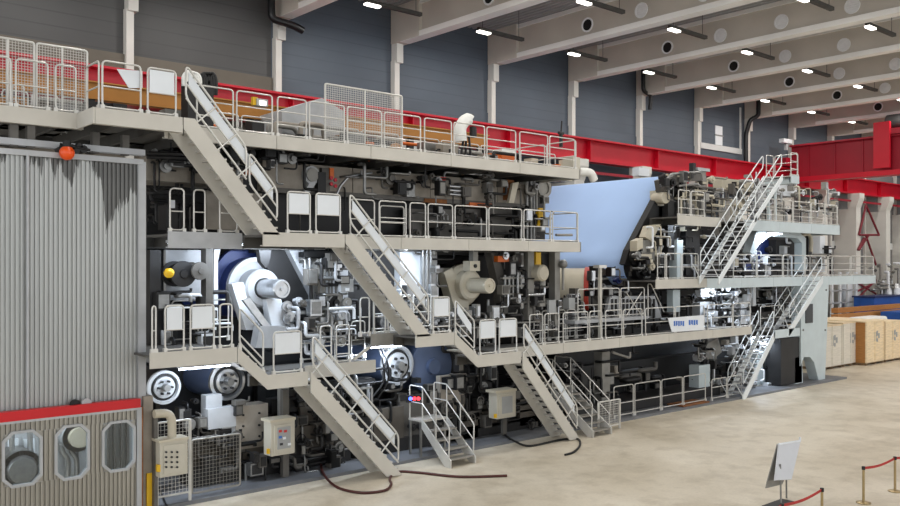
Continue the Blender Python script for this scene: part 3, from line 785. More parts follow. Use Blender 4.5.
for p in (12, 30, 62, 71): b.tube(rounded([P(p,430,21.9), P(p,452,21.9), P(p+6,458,21.9), P(p+6,486,21.9)], .1, False), .06, 8)
obj('pipe', b, 'steel', t)
t = thing('inner_partition', 'dark ribbed partition seen behind the right window of the door', 'panel', (PX(118,21.2), 21.2, 0))
obj('plate', MB().box(PX(98,21.2), PX(140,21.2), 21.2, 21.25, .02, 3.2), 'box_grey', t)
for p in (108, 114, 121, 127): obj('rib', MB().box(PX(p,21.2)-.03, PX(p,21.2)+.03, 21.12, 21.2, .02, 3.2), 'grey_cast', t)
lamp('hood_light', (PX(50,20.6), 20.7, 3.3), 200, .3, (.9,.95,1), kind='POINT')

# ================= the machine
rng = random.Random(7)
def pxbox(mb, pa, qa, pb, qb, Y, d):
    # box with the front corners (pa,qa) top-left and (pb,qb) bottom-right surveyed on plane Y
    pm = (pa+pb)/2
    return mb.box(PX(pa,Y), PX(pb,Y), Y, Y+d, PZ(pm,qb,Y), PZ(pm,qa,Y))
def part(parent, name, m, pa, qa, pb, qb, Y, d, bevel=0, label=None):
    return obj(name, pxbox(MB(), pa, qa, pb, qb, Y, d), m, parent, bevel=bevel, label=label)
def pipes(parent, lst, m='steel_dull', r=.05, name='pipe', rad=.12):
    # lst: polylines of (px, py, Y)
    for l in lst:
        obj(name, MB().tube(rounded([P(*q) for q in l], rad, False), r, 8), m, parent)
def bolts(parent, lst, Y, r=.03, m='steel_dull', name='bolt'):
    b = MB()
    for p, q in lst:
        c = P(p, q, Y); b.cyl(c, c+Vector((0,-.04,0)), r, 6)
    obj(name, b, m, parent)
def clutter(parent, pa, qa, pb, qb, Y, n, mats, kinds='vhbxf', r=(.02,.06), depth=.5, light=False):
    # small pipework, boxes, valves and flanges fixed to the machine, each a part of its section
    for i in range(n):
        k = rng.choice(kinds); p = rng.uniform(pa, pb); q = rng.uniform(qa, qb); y = Y + rng.uniform(-depth, 0); m = rng.choice(mats)
        s = Y/ray(p)[1]/FL
        if k == 'v':
            l = rng.uniform(8, 30); rr = rng.uniform(*r); c = P(p,q,y); e = Vector((c.x, c.y, c.z-l*s)); 
            obj(rng.choice(('pipe','pipe_run','drop_pipe')), MB().tube(rounded([c+Vector((0,.3,0)), c, e, e+Vector((rng.choice((-.4,.4,.2)),0,0))], .1, False), rr, 7), m, parent)  # generic upright pipe; its part name is drawn at random
        elif k == 'h':
            l = rng.uniform(8, 34); rr = rng.uniform(*r); c = P(p,q,y)
            obj(rng.choice(('pipe','pipe_run','cross_pipe')), MB().tube(rounded([c+Vector((0,.3,0)), c, c+Vector((l*s,0,0)), c+Vector((l*s,0,rng.uniform(-.5,.5)))], .1, False), rr, 7), m, parent)  # generic level pipe, likewise named at random
        elif k == 'b':
            w = rng.uniform(.12,.4); h = rng.uniform(.12,.5); c = P(p,q,y)
            o = obj('housing', MB().cbox(c, w, .25, h), m, parent)
            obj('cover', MB().cbox(c+Vector((0,-.135,0)), w*.75, .03, h*.75), rng.choice(mats), o)
        elif k == 'x':
            c = P(p,q,y); rr = rng.uniform(.08,.2)
            b = MB(); ring = [c+Vector((rr*math.cos(a*math.pi/8), -.1, rr*math.sin(a*math.pi/8))) for a in range(16)]
            b.tube(ring, .016, 6, closed=True); b.tube([ring[0], ring[8]], .012); b.tube([ring[4], ring[12]], .012); b.cyl(c+Vector((0,-.12,0)), c+Vector((0,.2,0)), .04, 10)
            obj('handwheel', b, m, parent)
        elif k == 'f':
            c = P(p,q,y); rr = rng.uniform(.07,.2)
            b = MB(); b.lathe(c+Vector((0,.3,0)), (0,-1,0), [(0,0),(rr*.6,0),(rr*.6,.2),(rr,.2),(rr,.28),(rr*.5,.28),(rr*.5,.36),(0,.36)], 16)
            obj('flange', b, m, parent)
DK = ['machine_dark','grey_cast','machine_black','steel_dull','machine_black','machine_dark']
MX = ['grey_cast','steel_dull','mid_grey','machine_dark','steel']
BR = ['white_paint','steel','light_grey','steel_dull','mid_grey']
# ---- upper casing between top and middle gallery
YC = 21.9
t = thing('upper_casing', 'long dull grey machine casing with pipework between the top and middle galleries', 'machine casing', (PX(380,YC), YC, ZM))
xa, xb = PX(262,YC), PX(528,YC)
top = ZU-.36
zsh = PZ(400, 199, YC)
n = 7
for i in range(n):
    w = (xb-xa)/n
    obj('casing_panel', MB().box(xa+w*i+.015, xa+w*(i+1)-.015, YC, YC+5, zsh, top), 'machine_brown', t)
obj('lower_beam', MB().box(xa, xb, YC+.5, YC+5, ZM-.4, zsh), 'machine_black', t)
obj('seam_rail', MB().box(xa, xb, YC-.04, YC+.1, zsh-.04, zsh+.1), 'grey_cast', t)
part(t, 'side_plate', 'machine_dark', 241, 160, 268, 232, YC+.3, 3)
part(t, 'side_plate', 'grey_cast', 322, 168, 330, 215, YC-.15, .15)
part(t, 'stop_plate', 'machine_black', 318, 172, 326, 216, YC-.2, .2)
part(t, 'orange_pipe', 'orange', 330, 168, 334, 178, YC-.2, .15, label='orange pipe end')
bolts(t, [(331,178),(335,180),(331,184),(335,186)], YC-.2, .06, 'red')
c = P(312,175,YC-.15)
b = MB(); b.lathe(c+Vector((0,.2,0)), (0,-1,0), [(0,0),(.27,0),(.27,.2),(.2,.2),(.2,.17),(0,.17)], 28); o = obj('inspection_port', b, 'light_grey', t)
obj('port_glass', MB().lathe(c, (0,-1,0), [(0,.05),(.2,.05),(.2,0)], 28), 'mid_grey', o)
obj('port_bracket', MB().prism([(c.x-.1,c.z-.25),(c.x+.12,c.z-.25),(c.x-.15,c.z-.6),(c.x-.3,c.z-.55)], c.y-.02, c.y+.1), 'light_grey', o)
clutter(t, 378, 170, 425, 190, YC-.05, 14, ['machine_dark','machine_black','steel_dull','grey_cast'], 'vhbxf')
clutter(t, 428, 174, 505, 200, YC-.05, 24, ['machine_dark','grey_cast','steel_dull','mid_grey','machine_black'], 'vhbf')
clutter(t, 340, 166, 375, 190, YC-.05, 5, ['machine_dark','steel_dull'], 'hv')
pipes(t, [[(336,196,YC-.2),(340,186,YC-.2),(349,176,YC-.2),(372,173,YC-.2)], [(430,178,YC-.2),(444,180,YC-.2),(444,172,YC-.2),(500,176,YC-.2)], [(452,187,YC-.2),(462,188,YC-.2)], [(452,192,YC-.2),(466,194,YC-.2)]], 'steel', .04)
for q in (186, 190, 194): pipes(t, [[(449,q,YC-.3),(460,q+1,YC-.3)]], 'steel', .055)
part(t, 'cover_tag', 'red_mark', 438, 177, 446, 180, YC-.25, .1, label='red cover tag')
part(t, 'shelf', 'orange', 470, 203, 492, 207, YC-.1, .3, label='rusty orange shelf')
b = MB(); b.pprism([(513,183),(519,182),(514,203),(509,203)], YC-.4, .12); obj('lever_plate', b, 'cream', t, label='cream lever plate')
part(t, 'lever_bracket', 'rust', 507, 180, 514, 200, YC-.2, .2, label='rusty bracket')
# right end of casing: vertical pipes and end column
part(t, 'end_column', 'machine_dark', 524, 178, 545, 240, YC+.2, 2.5)
pipes(t, [[(p,178,YC-.1),(p,240,YC-.1)] for p in (527, 531, 534)], 'steel_dull', .06)
clutter(t, 520, 182, 545, 235, YC-.05, 22, MX, 'vbhf')
c = P(545,188,YC)
b = MB(); b.lathe(c+Vector((0,.4,0)), (0,-1,0), [(0,0),(.36,0),(.36,.4),(.24,.4),(.24,.34),(0,.34)], 24); obj('end_flange', b, 'mid_grey', t)
b = MB(); b.pprism([(539,208),(544,208),(546,226),(538,226)], YC-.3, .2); obj('guard_wedge', b, 'yellow', t, label='yellow wedge guard')
pipes(t, [[(556,235,YB+1),(572,235,YB+1)]], 'mid_grey', .05); 
# dim left part beyond the top stair
for pa, pb in ((408,426),(428,454),(457,487),(490,512)): part(t, 'lower_panel', 'grey_cast', pa, 209, pb, 246, YC+.1, .3)
clutter(t, 410, 208, 520, 240, YC, 34, ['machine_dark','grey_cast','steel_dull','machine_black'], 'vhbf')
part(t, 'pipe_cover', 'rust', 425, 199, 447, 203, YC-.1, .2, label='rusty pipe cover')
t = thing('exhaust_duct', 'wide brown-grey duct under the top gallery left of the topmost stair', 'duct', (PX(190,22), 22, 8))
part(t, 'duct_body', 'machine_brown', 147, 160, 243, 183, 22.0, 3)
part(t, 'duct_body', 'machine_dark', 147, 183, 262, 240, 23.4, 3)
part(t, 'duct_panel', 'machine_brown', 207, 192, 262, 230, 21.9, .1)
pipes(t, [[(147,157,21.4),(262,160,21.4)], [(148,153,21.3),(240,156,21.3)]], 'machine_dark', .05)
pipes(t, [[(195,172,21.5),(220,167,21.5),(270,169,21.5)]], 'machine_black', .05)
clutter(t, 150, 150, 240, 170, 21.9, 26, ['machine_dark','machine_black','steel_dull'], 'vhbf')
clutter(t, 150, 185, 200, 225, 22.8, 14, ['machine_black','machine_dark'], 'vhb')
part(t, 'valve_body', 'orange', 246, 165, 252, 174, 21.6, .3, label='orange valve body')
t = thing('equipment_box', 'small white-marked box on the middle gallery behind its left rail', 'box', P(171,222,21.2))
part(t, 'body', 'machine_dark', 166, 205, 178, 230, 21.0, .5); part(t, 'label_plate', 'white_paint', 170, 200, 175, 208, 20.95, .04)
# equipment under the top gallery
t = thing('pipe_rack', 'tangle of dark pipes hung beneath the long top gallery', 'pipework', (PX(390,21), 21, 8.4))
clutter(t, 200, 140, 310, 165, 21.3, 26, ['machine_black','machine_dark','steel_dull'], 'vhbf')
clutter(t, 330, 155, 540, 168, 21.3, 18, ['machine_dark','steel_dull','machine_black','grey_cast'], 'vhbf')
pipes(t, [[(270,146,21),(545,177,21)]], 'machine_dark', .05)
# ---- dark drive side and inner frames
YBK = 26.0
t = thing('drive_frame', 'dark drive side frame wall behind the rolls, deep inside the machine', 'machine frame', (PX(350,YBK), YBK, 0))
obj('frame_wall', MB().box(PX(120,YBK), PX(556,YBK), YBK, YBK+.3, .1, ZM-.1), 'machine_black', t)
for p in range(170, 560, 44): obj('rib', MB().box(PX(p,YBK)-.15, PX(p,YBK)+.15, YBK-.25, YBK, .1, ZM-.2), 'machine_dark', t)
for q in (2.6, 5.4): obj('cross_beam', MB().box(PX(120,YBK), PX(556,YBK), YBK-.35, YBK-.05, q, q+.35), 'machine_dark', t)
# ---- first press section (left of the steep middle stair)
YF = 21.4
t = thing('press_section', 'front frame of the first press section, lit cold white, left of the steep middle stair', 'machine frame', (PX(260,YF), YF, .1))
obj('base_beam', MB().box(PX(188,YF), PX(345,YF), YF-.3, YF+.6, .1, .55), 'machine_dark', t)
obj('base_plate', MB().box(PX(236,YF), PX(345,YF), YF-.1, YF+.5, .55, 1.7), 'machine_dark', t)
for q in (412, 421, 430, 440, 450): part(t, 'bed_rail', 'grey_cast', 246, q+10, 340, q+12, YF-.2, .12)
part(t, 'post', 'grey_cast', 206, 246, 213, 322, YF-.3, .3)
part(t, 'back_plate', 'light_grey', 166, 250, 205, 300, YF+.6, .15)
part(t, 'pillar', 'machine_dark', 150, 250, 161, 345, YF, .5)
b = MB(); b.pprism([(214,247),(221,247),(218,262),(218,330),(214,330)], YF+.7, .2); obj('web_plate', b, 'white_paint', t)
b = MB(); b.pprism([(288,248),(348,248),(348,320),(313,320),(313,296)], YF+.3, .3); obj('gusset_plate', b, 'light_grey', t)
b = MB(); b.pprism([(262,247),(288,247),(312,296),(312,318),(280,318)], YF+.55, .2); obj('gusset_plate', b, 'machine_dark', t)
bolts(t, [(300+3*i, 262+4*i) for i in range(8)] + [(312+4*(i % 4), 272+5*(i//4)) for i in range(16)], YF+.3, .035)
part(t, 'column', 'machine_dark', 347, 250, 372, 345, YF+.4, .5)
part(t, 'column', 'mid_grey', 318, 246, 325, 345, YF-.1, .3)
pipes(t, [[(p,q0,YF-.1),(p,q1,YF-.1)] for p, q0, q1 in ((321,258,310),(325,262,318),(329,255,316),(332,264,300),(336,258,322),(339,268,315))], 'steel_dull', .035)
pipes(t, [[(305,252,YF-.1),(340,252,YF-.1),(343,268,YF-.1)], [(306,256,YF-.1),(336,257,YF-.1)]], 'machine_black', .07)
part(t, 'cable_tray', 'machine_black', 304, 252, 344, 257, YF-.2, .3)
clutter(t, 304, 256, 348, 325, YF, 34, MX+['light_grey'], 'vhbf')
clutter(t, 285, 300, 345, 345, YF, 50, BR+['machine_dark'], 'vhbf')
clutter(t, 160, 292, 215, 345, YF, 26, ['machine_dark','steel_dull','machine_black','white_paint'], 'vhb')
b = MB(); cc = P(252,288,YF+1.3); rr = 44*PT(252,YF+1.3)/FL; b.prism([(cc.x+rr*math.cos(a*math.pi/16), cc.z+rr*math.sin(a*math.pi/16)) for a in range(2, 19)], YF+1.3, YF+1.5); obj('arch_plate', b, 'navy', t)
# bearing arms of the big roll
b = MB(); b.pprism([(232,284),(243,282),(262,330),(246,330)], YF+.4, .3); obj('bearing_arm', b, 'white_paint', t)
b = MB(); b.pprism([(266,299),(281,299),(292,332),(273,332)], YF+.1, .3); obj('bearing_arm', b, 'white_paint', t)
b = MB(); b.pprism([(243,300),(250,298),(272,328),(266,330)], YF+.0, .12); obj('tie_bar', b, 'steel', t)
b = MB(); b.pprism([(260,326),(298,326),(306,348),(256,348)], YF-.1, .35); obj('bearing_foot', b, 'light_grey', t)
# lower part
part(t, 'cabinet', 'machine_brown', 236, 405, 268, 448, YF-.35, .5, label='brown-grey side cabinet')
bolts(t, [(243,415),(259,413),(243,426),(259,425),(243,437),(259,436)], YF-.35, .03, 'rubber')
part(t, 'front_plate', 'machine_dark', 272, 398, 300, 462, YF-.1, .4)
part(t, 'support_post', 'mid_grey', 281, 385, 289, 420, YF-.4, .2)
part(t, 'light_box', 'light_grey', 206, 395, 222, 416, YF-.2, .3); part(t, 'light_box', 'light_grey', 208, 408, 236, 428, YF-.35, .3); part(t, 'light_box', 'light_grey', 222, 425, 242, 437, YF-.3, .3)
clutter(t, 295, 392, 345, 450, YF-.1, 60, DK+['grey_cast'], 'vhbfx')
clutter(t, 175, 400, 240, 470, YF, 50, DK+['grey_cast'], 'vhbf')
clutter(t, 240, 448, 345, 470, YF-.3, 24, DK, 'hvb')
clutter(t, 340, 345, 372, 430, YF, 26, DK+['light_grey'], 'vhbf')
part(t, 'dark_panel', 'machine_dark', 316, 380, 372, 465, YF+.4, .3)
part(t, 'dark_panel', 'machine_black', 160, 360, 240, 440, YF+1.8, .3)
for pa, pb in ((243,268),(270,300),(303,340)): part(t, 'bed_panel', 'bed_grey', pa, 424, pb, 458, YF-.25, .15)
part(t, 'bed_panel', 'bed_grey', 188, 440, 240, 470, YF+.1, .2); part(t, 'bed_panel', 'bed_grey', 300, 398, 316, 420, YF-.2, .2)
for p in (205, 260, 296, 335): part(t, 'foot_block', 'machine_dark', p, 458, p+10, 472, YF-.5, .4)
# big roll with bright hub
R = 31*PT(250,YF+.8)/FL
roll('press_roll', 'large bright press roll with protruding hub under the middle landing', 'roll', 254, 288, YF+.9, R, 3.2,
     [('roll_head','light_grey',[(R*.98,0),(R,.02),(R,.16),(R*.86,.18),(R*.86,.06),(0,.06)]),
      ('bearing_housing','light_grey',[(R*.62,.06),(R*.62,.5),(R*.55,.56),(R*.34,.58)]),
      ('hub','steel',[(R*.3,.5),(R*.3,1.55),(R*.27,1.6),(R*.22,1.6),(R*.22,1.56),(R*.06,1.56),(R*.06,1.62),(0,1.62)])], 'navy')
b = MB(); b.pprism([(259,250),(271,250),(270,262),(266,268),(261,262)], YF-.6, .2); o = obj('lifting_block', b, 'machine_dark', label='dark lifting block hanging from the middle landing above the bright hub', cat='hoist')
def hose_reel(label, px, py, r, m, Y):
    t = thing('hose_reel', label, 'reel', P(px, py+14, Y)); c = P(px, py, Y); r = r*PT(px,Y)/FL
    for k, dy in (('flange',0),('flange',.55)): obj(k, MB().lathe(c+Vector((0,dy,0)), (0,-1,0), [(0,-.04),(r,-.04),(r,.04),(r*.35,.05),(r*.3,.1),(0,.1)], 28), m, t)
    obj('drum', MB().lathe(c+Vector((0,.55,0)), (0,-1,0), [(r*.7,.0),(r*.7,.55)], 28), 'rubber', t)
    obj('mount', MB().box(c.x-.05, c.x+.05, c.y+.5, c.y+.9, c.z-.05, c.z+.05), 'machine_black', t)
hose_reel('dark grey reel beside the yellow ball, inside the machine at the left', 183, 274, 13, 'machine_dark', YF-.2)
hose_reel('smaller dark reel just left of the grey post under the middle gallery', 200, 271, 9, 'grey_cast', YF-.4)
t = thing('signal_ball', 'small round yellow cap beside the dark grey reels', 'cap', P(169,278,YF-.5))
obj('cap', MB().sphere(P(169,273,YF-.5), .13, 16), 'yellow', t); obj('stem', MB().tube([P(169,273,YF-.5), P(169,273,YF)+Vector((0,.6,0))], .03), 'machine_black', t)
# lower roll ends
def wheel(label, px, py, rp, Y, bright, shell):
    R = rp*PT(px,Y)/FL
    t, c = roll('felt_roll', label, 'roll', px, py, Y, R, 3.5, [('rim', bright, [(R,0),(R,.1),(R*.84,.12),(R*.8,.04)]), ('groove','machine_dark',[(R*.81,.04),(R*.62,.04)]), ('end_disc', bright, [(R*.64,.03),(R*.64,.1),(R*.5,.12),(R*.3,.1),(0,.1)]), ('hub','steel_dull',[(R*.22,.14),(R*.2,.3),(0,.3)])], shell)
    for k in range(6):
        a = k*math.pi/3; v = Vector((math.cos(a), 0, math.sin(a)))*R*.4
        obj('bolt_boss', MB().cyl(c+v+Vector((0,-.1,0)), c+v+Vector((0,-.2,0)), R*.07, 8), 'machine_dark', t)
    return t
wheel('white wheel-shaped roll end under the lower walkway, next to the hood edge', 163, 387, 17, YF-.2, 'light_grey', 'machine_dark')
wheel('shiny wheel-shaped roll end above the pale boxes', 226, 381, 19, YF+.2, 'steel', 'roll_blue')
# ---- blue roll and bright end behind the service steps
wheel('bright roll end framed by black hoses under the lower middle walkway', 396, 365, 20, YF+.2, 'light_grey', 'roll_blue')
R = 27*PT(425,YF)/FL
roll('suction_roll', 'broad blue-grey roll under the lower middle landing', 'roll', 430, 366, YF+.3, R, 4, [('end_disc','roll_blue',[(R,0),(R,.08),(R*.3,.12),(R*.28,.25),(0,.25)])], 'roll_blue')
# ---- second press section
t = thing('press_section', 'front frame of the second press section with cream roll head and dark arch', 'machine frame', (PX(450,YF), YF, .1))
obj('base_beam', MB().box(PX(352,YF), PX(566,YF), YF-.3, YF+.6, .1, .5), 'machine_dark', t)
part(t, 'casing', 'white_paint', 400, 250, 432, 296, YF+.5, .4)
part(t, 'casing', 'light_grey', 424, 250, 437, 318, YF+.3, .4)
pipes(t, [[(p,250,YF-.05),(p,312,YF-.05)] for p in (423,427,431)], 'steel_dull', .045)
part(t, 'casing', 'machine_dark', 373, 250, 402, 330, YF+.8, .4)
clutter(t, 380, 290, 436, 335, YF+.3, 30, BR, 'vhbf')
clutter(t, 420, 250, 438, 320, YF+.2, 14, MX, 'vhb')
b = MB(); b.pprism([(490,248),(497,248),(508,290),(508,330),(500,330),(500,292)], YF+.1, .35); obj('arch_rib', b, 'grey_cast', t)
b = MB(); b.pprism([(497,248),(545,248),(545,330),(508,330),(508,290)], YF+.3, .4); obj('side_frame', b, 'machine_dark', t)
part(t, 'hanger', 'mid_grey', 473, 250, 478, 262, YF-.3, .2)
part(t, 'bearing_bracket', 'cream', 470, 261, 480, 271, YF-.35, .35); bolts(t, [(475,266)], YF-.35, .07, 'rubber')
clutter(t, 503, 255, 530, 300, YF+.2, 40, MX, 'vhbf')
for p in (505, 509, 513, 517, 521): pipes(t, [[(p,275,YF-.1),(p,297,YF-.1)]], 'steel_dull', .05)
for q in (277, 285, 293): part(t, 'valve_block', 'mid_grey', 503, q, 524, q+2, YF-.15, .15)
part(t, 'valve_body', 'orange', 498, 256, 509, 262, YF-.1, .25, label='orange valve body')
part(t, 'motor_bracket', 'yellow', 536, 252, 541, 267, YF-.1, .25, label='yellow bracket')
part(t, 'column', 'mid_grey', 528, 248, 534, 320, YF-.1, .3); 
part(t, 'end_column', 'mid_grey', 555, 247, 560, 325, YF-.1, .5)
b = MB(); b.pprism([(540,250),(556,250),(557,300),(552,318),(546,280)], YF+.2, .3); obj('arch_plate', b, 'machine_black', t)
clutter(t, 500, 298, 560, 335, YF+.2, 44, MX+['machine_dark'], 'vhbfx')
clutter(t, 437, 308, 500, 335, YF+.2, 50, MX, 'vhbf')
part(t, 'junction_plate', 'box_grey', 549, 300, 556, 313, YB+.9, .1)
b = MB(); b.pprism([(444,272),(452,268),(468,300),(472,335),(456,335),(454,306)], YF+.5, .4); obj('bearing_arm', b, 'cream', t)
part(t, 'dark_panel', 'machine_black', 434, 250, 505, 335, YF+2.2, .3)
# lower
part(t, 'machine_bed', 'machine_dark', 352, 398, 566, 440, YF-.1, .5)
part(t, 'bed_panel', 'machine_black', 470, 372, 492, 402, YF-.15, .1)
part(t, 'bed_panel', 'machine_brown', 440, 375, 464, 418, YF-.2, .2)
part(t, 'bed_panel', 'grey_cast', 400, 395, 438, 440, YF-.2, .2)
for pa, qa, pb, qb in ((374,408,404,440),(442,420,478,440),(482,404,497,424),(520,398,545,424)): part(t, 'bed_panel', 'bed_grey', pa, qa, pb, qb, YF-.3, .15)
part(t, 'control_pillar', 'machine_dark', 358, 380, 372, 436, YF-.3, .3)
for q in (408, 415, 424): part(t, 'bed_rail', 'grey_cast', 440, q, 545, q+2, YF-.3, .12)
clutter(t, 455, 362, 545, 425, YF-.05, 70, DK+['grey_cast'], 'vhbfx')
clutter(t, 350, 380, 470, 435, YF-.05, 44, DK, 'vhbf')
b = MB(); b.pprism([(449,345),(500,352),(492,368),(470,364)], YF-.2, .3); obj('scraper_blade', b, 'grey_cast', t)
b = MB()
for k in range(2):
    b.tube(bez([P(378+3*k,347,YF-.5), P(382+5*k,358+3*k,YF-.7), P(384+4*k,380,YF-.6), P(372+6*k,398,YF-.5)]), .03, 6)
obj('hose', b, 'rubber', t)
part(t, 'panel_frame', 'steel_dull', 345, 388, 372, 390, YF-.6, .05); part(t, 'panel_frame', 'steel_dull', 371, 388, 373, 455, YF-.6, .05)
R = 22*PT(455,YF)/FL
roll('press_roll', 'large cream press roll head with long hub inside the dark arch', 'roll', 460, 285, YF+.8, R, 3.5,
     [('roll_head','cream',[(R,0),(R,.2),(R*.85,.24),(0,.24)]),
      ('bearing_housing','cream',[(R*.7,.24),(R*.7,.55),(R*.6,.6),(R*.3,.6)]),
      ('hub','cream',[(R*.36,.5),(R*.36,1.45),(R*.34,1.5),(R*.28,1.5),(R*.28,1.47),(R*.06,1.47),(R*.06,1.54),(0,1.54)])], 'machine_dark')
t = thing('gear_motor', 'cream gear motor beside the yellow bracket at the end of the second press section', 'motor', P(543,282,YF-.3))
c = P(543,273,YF-.4); b = MB(); b.lathe(c+Vector((0,.5,0)), (0,-1,0), [(0,0),(.3,0),(.3,.5),(.24,.56),(0,.56)], 24); obj('motor_body', b, 'cream', t)
b = MB(); b.cyl(c+Vector((.1,.1,0)), c+Vector((.1,.1,-.45)), .1, 12); obj('terminal_box', b, 'mid_grey', t)
t = thing('ball_valve_head', 'round grey valve head at the end of the second press section, by the paper web', 'valve', P(563,270,YF-.2))
obj('ball', MB().sphere(P(563,264,YF-.2), .17, 16), 'steel_dull', t); obj('stem', MB().tube([P(563,264,YF-.2), P(563,290,YF-.2)], .05), 'mid_grey', t)
# signal lights (red and blue) by the steps
t = thing('signal_light', 'small panel with red and blue signal lights behind the service steps', 'signal light', P(412,404,YF-.9))
b = pxbox(MB(), 408, 395, 421, 402, YF-.9, .1); obj('panel', b, 'machine_dark', t)
emit('glow_red', (255,60,70), 3); emit('glow_blue', (90,120,255), 3)
for p, m in ((410,'glow_blue'),(414,'glow_red'),(418,'glow_red')): c = P(p, 398.5, YF-.9); obj('lens', MB().cyl(c, c+Vector((0,-.05,0)), .055, 12), m, t)
# fluorescent work lights under the galleries
def tube_light(label, px, py, Y, L=1.5, power=120, rod=None):
    c = P(px, py, Y); t = thing('work_light', label, 'lamp', c)
    obj('housing', MB().box(c.x-L/2, c.x+L/2, c.y-.07, c.y+.07, c.z, c.z+.06), 'light_grey', t)
    obj('mounting_rod', MB().tube([(c.x, c.y, c.z+.05), (c.x, c.y, c.z+(.9 if rod is None else rod))], .02), 'joist', t)
    obj('tube', MB().tube([(c.x-L/2+.03, c.y, c.z-.03), (c.x+L/2-.03, c.y, c.z-.03)], .025, 8), 'tube_light', t)
    lamp('tube_glow', c+Vector((0,0,-.12)), power, L, (.74,.85,1), c+Vector((0,.8,-2)), size_y=.1)
tube_light('fluorescent work light under the middle landing above the bright press roll', 262, 244, 20.4, 1.6, 80)
tube_light('fluorescent work light under the middle landing near its right end', 300, 244, 20.6, 1.0, 70)
tube_light('fluorescent work light under the middle gallery above the dark reels', 190, 243, 20.6, 1.2, 12)
tube_light('fluorescent work light under the middle gallery above the bright white casing', 412, 246, 20.5, 1.2, 110)
tube_light('fluorescent work light under the lower walkway above the shiny roll end', 205, 366, 20.2, 1.4, 45)
tube_light('fluorescent work light under the lower middle walkway by the bright roll end', 386, 345.5, 20.6, 1.2, 90)
# ================= paper web and the section under it
YP = 22.0
pt = P(663,177,YP); pb = P(623,266,YP)
prof = bez([(pt.x+1.2, 0, pt.z+.05), (pt.x+.35, 0, pt.z+.08), (pt.x-.05, 0, pt.z-.15), ((pt.x*2+pb.x)/3, 0, (pt.z*2+pb.z)/3), ((pt.x+pb.x*2)/3, 0, (pt.z+pb.z*2)/3), (pb.x+.1, 0, pb.z+.35), (pb.x+.12, 0, pb.z-.35), (pb.x+.6, 0, pb.z-.8)], 6)
b = MB(); vs = []; fs = []
for p in prof: vs += [(p.x, YP, p.z), (p.x, 31, p.z)]
for i in range(len(prof)-1): fs.append((2*i, 2*i+1, 2*i+3, 2*i+2))
b.add(vs, fs, True)
o = obj('paper_web', b, 'paper', label='wide pale blue paper web stretched between two rolls', cat='paper web')
sol = o.modifiers.new('thickness', 'SOLIDIFY'); sol.thickness = .006
def yroll(name, label, px, py, rp, Y, L, m, cat='roll', ends='steel_dull', hub=.5):
    R = rp*PT(px,Y)/FL
    return roll(name, label, cat, px, py, Y, R, L, [('end_disc', ends, [(R,0),(R,.06),(R*.7,.08),(R*hub,.12),(R*hub,.45),(0,.45)])], m)
yroll('guide_roll', 'slim dark guide roll carrying the top edge of the paper web', 677, 185, 6, YP+.1, 8.5, 'machine_dark')
yroll('guide_roll', 'dark roll taking the paper web at its lower edge', 636, 262, 8, YP+.2, 8.5, 'machine_black')
YQ = 21.6
# arm that carries the web's front edge
t = thing('web_stand', 'black slanted stand with cream plates at the front edge of the paper web', 'machine frame', P(650,290,YQ))
b = MB(); b.pprism([(665,182),(680,182),(664,262),(642,272),(625,264),(629,250)], YQ+.2, .3); obj('side_frame', b, 'machine_black', t)
part(t, 'column', 'machine_black', 662, 186, 677, 275, YQ+.5, .5)
part(t, 'column', 'machine_dark', 668, 196, 674, 260, YQ-.1, .3)
b = MB(); b.pprism([(645,237),(649,226),(661,224),(652,241)], YQ-.2, .3); obj('cover_plate', b, 'cream', t, label='cream cover plate')
b = MB(); b.pprism([(637,241),(643,238),(643,248),(637,251)], YQ-.2, .35); obj('cover_plate', b, 'cream', t, label='cream cover plate')
b = MB(); b.pprism([(644,240),(652,240),(664,246),(656,262),(640,258)], YQ-.1, .2); obj('cover_plate', b, 'mid_grey', t)
part(t, 'cross_arm', 'cream', 640, 254, 652, 260, YQ-.4, .3)
clutter(t, 636, 250, 662, 275, YQ, 28, ['machine_dark','machine_black','steel_dull','cream'], 'vhbf')
clutter(t, 650, 222, 668, 245, YQ, 12, ['white_paint','steel_dull','cream','machine_dark'], 'vhb')
for py, rr, k in ((257, 9, 'machine_dark'), (270, 10, 'machine_black')):
    c = P(640 if py == 257 else 646, py, YQ-.1); r = rr*PT(636,YQ)/FL
    b = MB(); b.lathe(c+Vector((0,.6,0)), (0,-1,0), [(0,0),(r,0),(r,.4),(r*.6,.45),(r*.6,.6),(r*.45,.62),(0,.62)], 24); obj('bearing_cap', b, k, t)
c = P(669,198,YQ-.3); r = 6*PT(667,YQ)/FL
t = thing('gear_motor', 'round cream gear motor at the top front corner of the paper web', 'motor', c-Vector((0,0,r)))
b = MB(); b.lathe(c+Vector((0,.7,0)), (-.25,-1,0), [(0,0),(r,0),(r,.6),(r*.9,.68),(r*.8,.68),(r*.78,.64),(0,.64)], 26); obj('motor_body', b, 'cream', t)
obj('gearbox', MB().box(c.x-.1, c.x+.5, c.y+.4, c.y+.9, c.z-.3, c.z+.35), 'box_beige', t)
obj('mount', MB().box(c.x, c.x+.3, c.y+.5, c.y+.8, c.z-.9, c.z-.3), 'rust', t)
t = thing('web_guide', 'grey guide beam assembly above the cream motor at the top of the web', 'machine frame', P(690,200,YQ))
b = MB(); b.pprism([(662,180),(676,175),(702,174),(703,180),(680,183),(664,192)], YQ-.2, .4); obj('guide_beam', b, 'grey_cast', t)
pipes(t, [[(660,186,YQ-.3),(672,174,YQ-.3),(700,172,YQ-.3)], [(678,186,YQ-.3),(697,184,YQ-.3),(704,190,YQ-.3)]], 'steel_dull', .06)
part(t, 'post', 'mid_grey', 701, 168, 706, 215, YQ, .3); part(t, 'post_cap', 'light_grey', 698, 168, 710, 171, YQ-.1, .4)
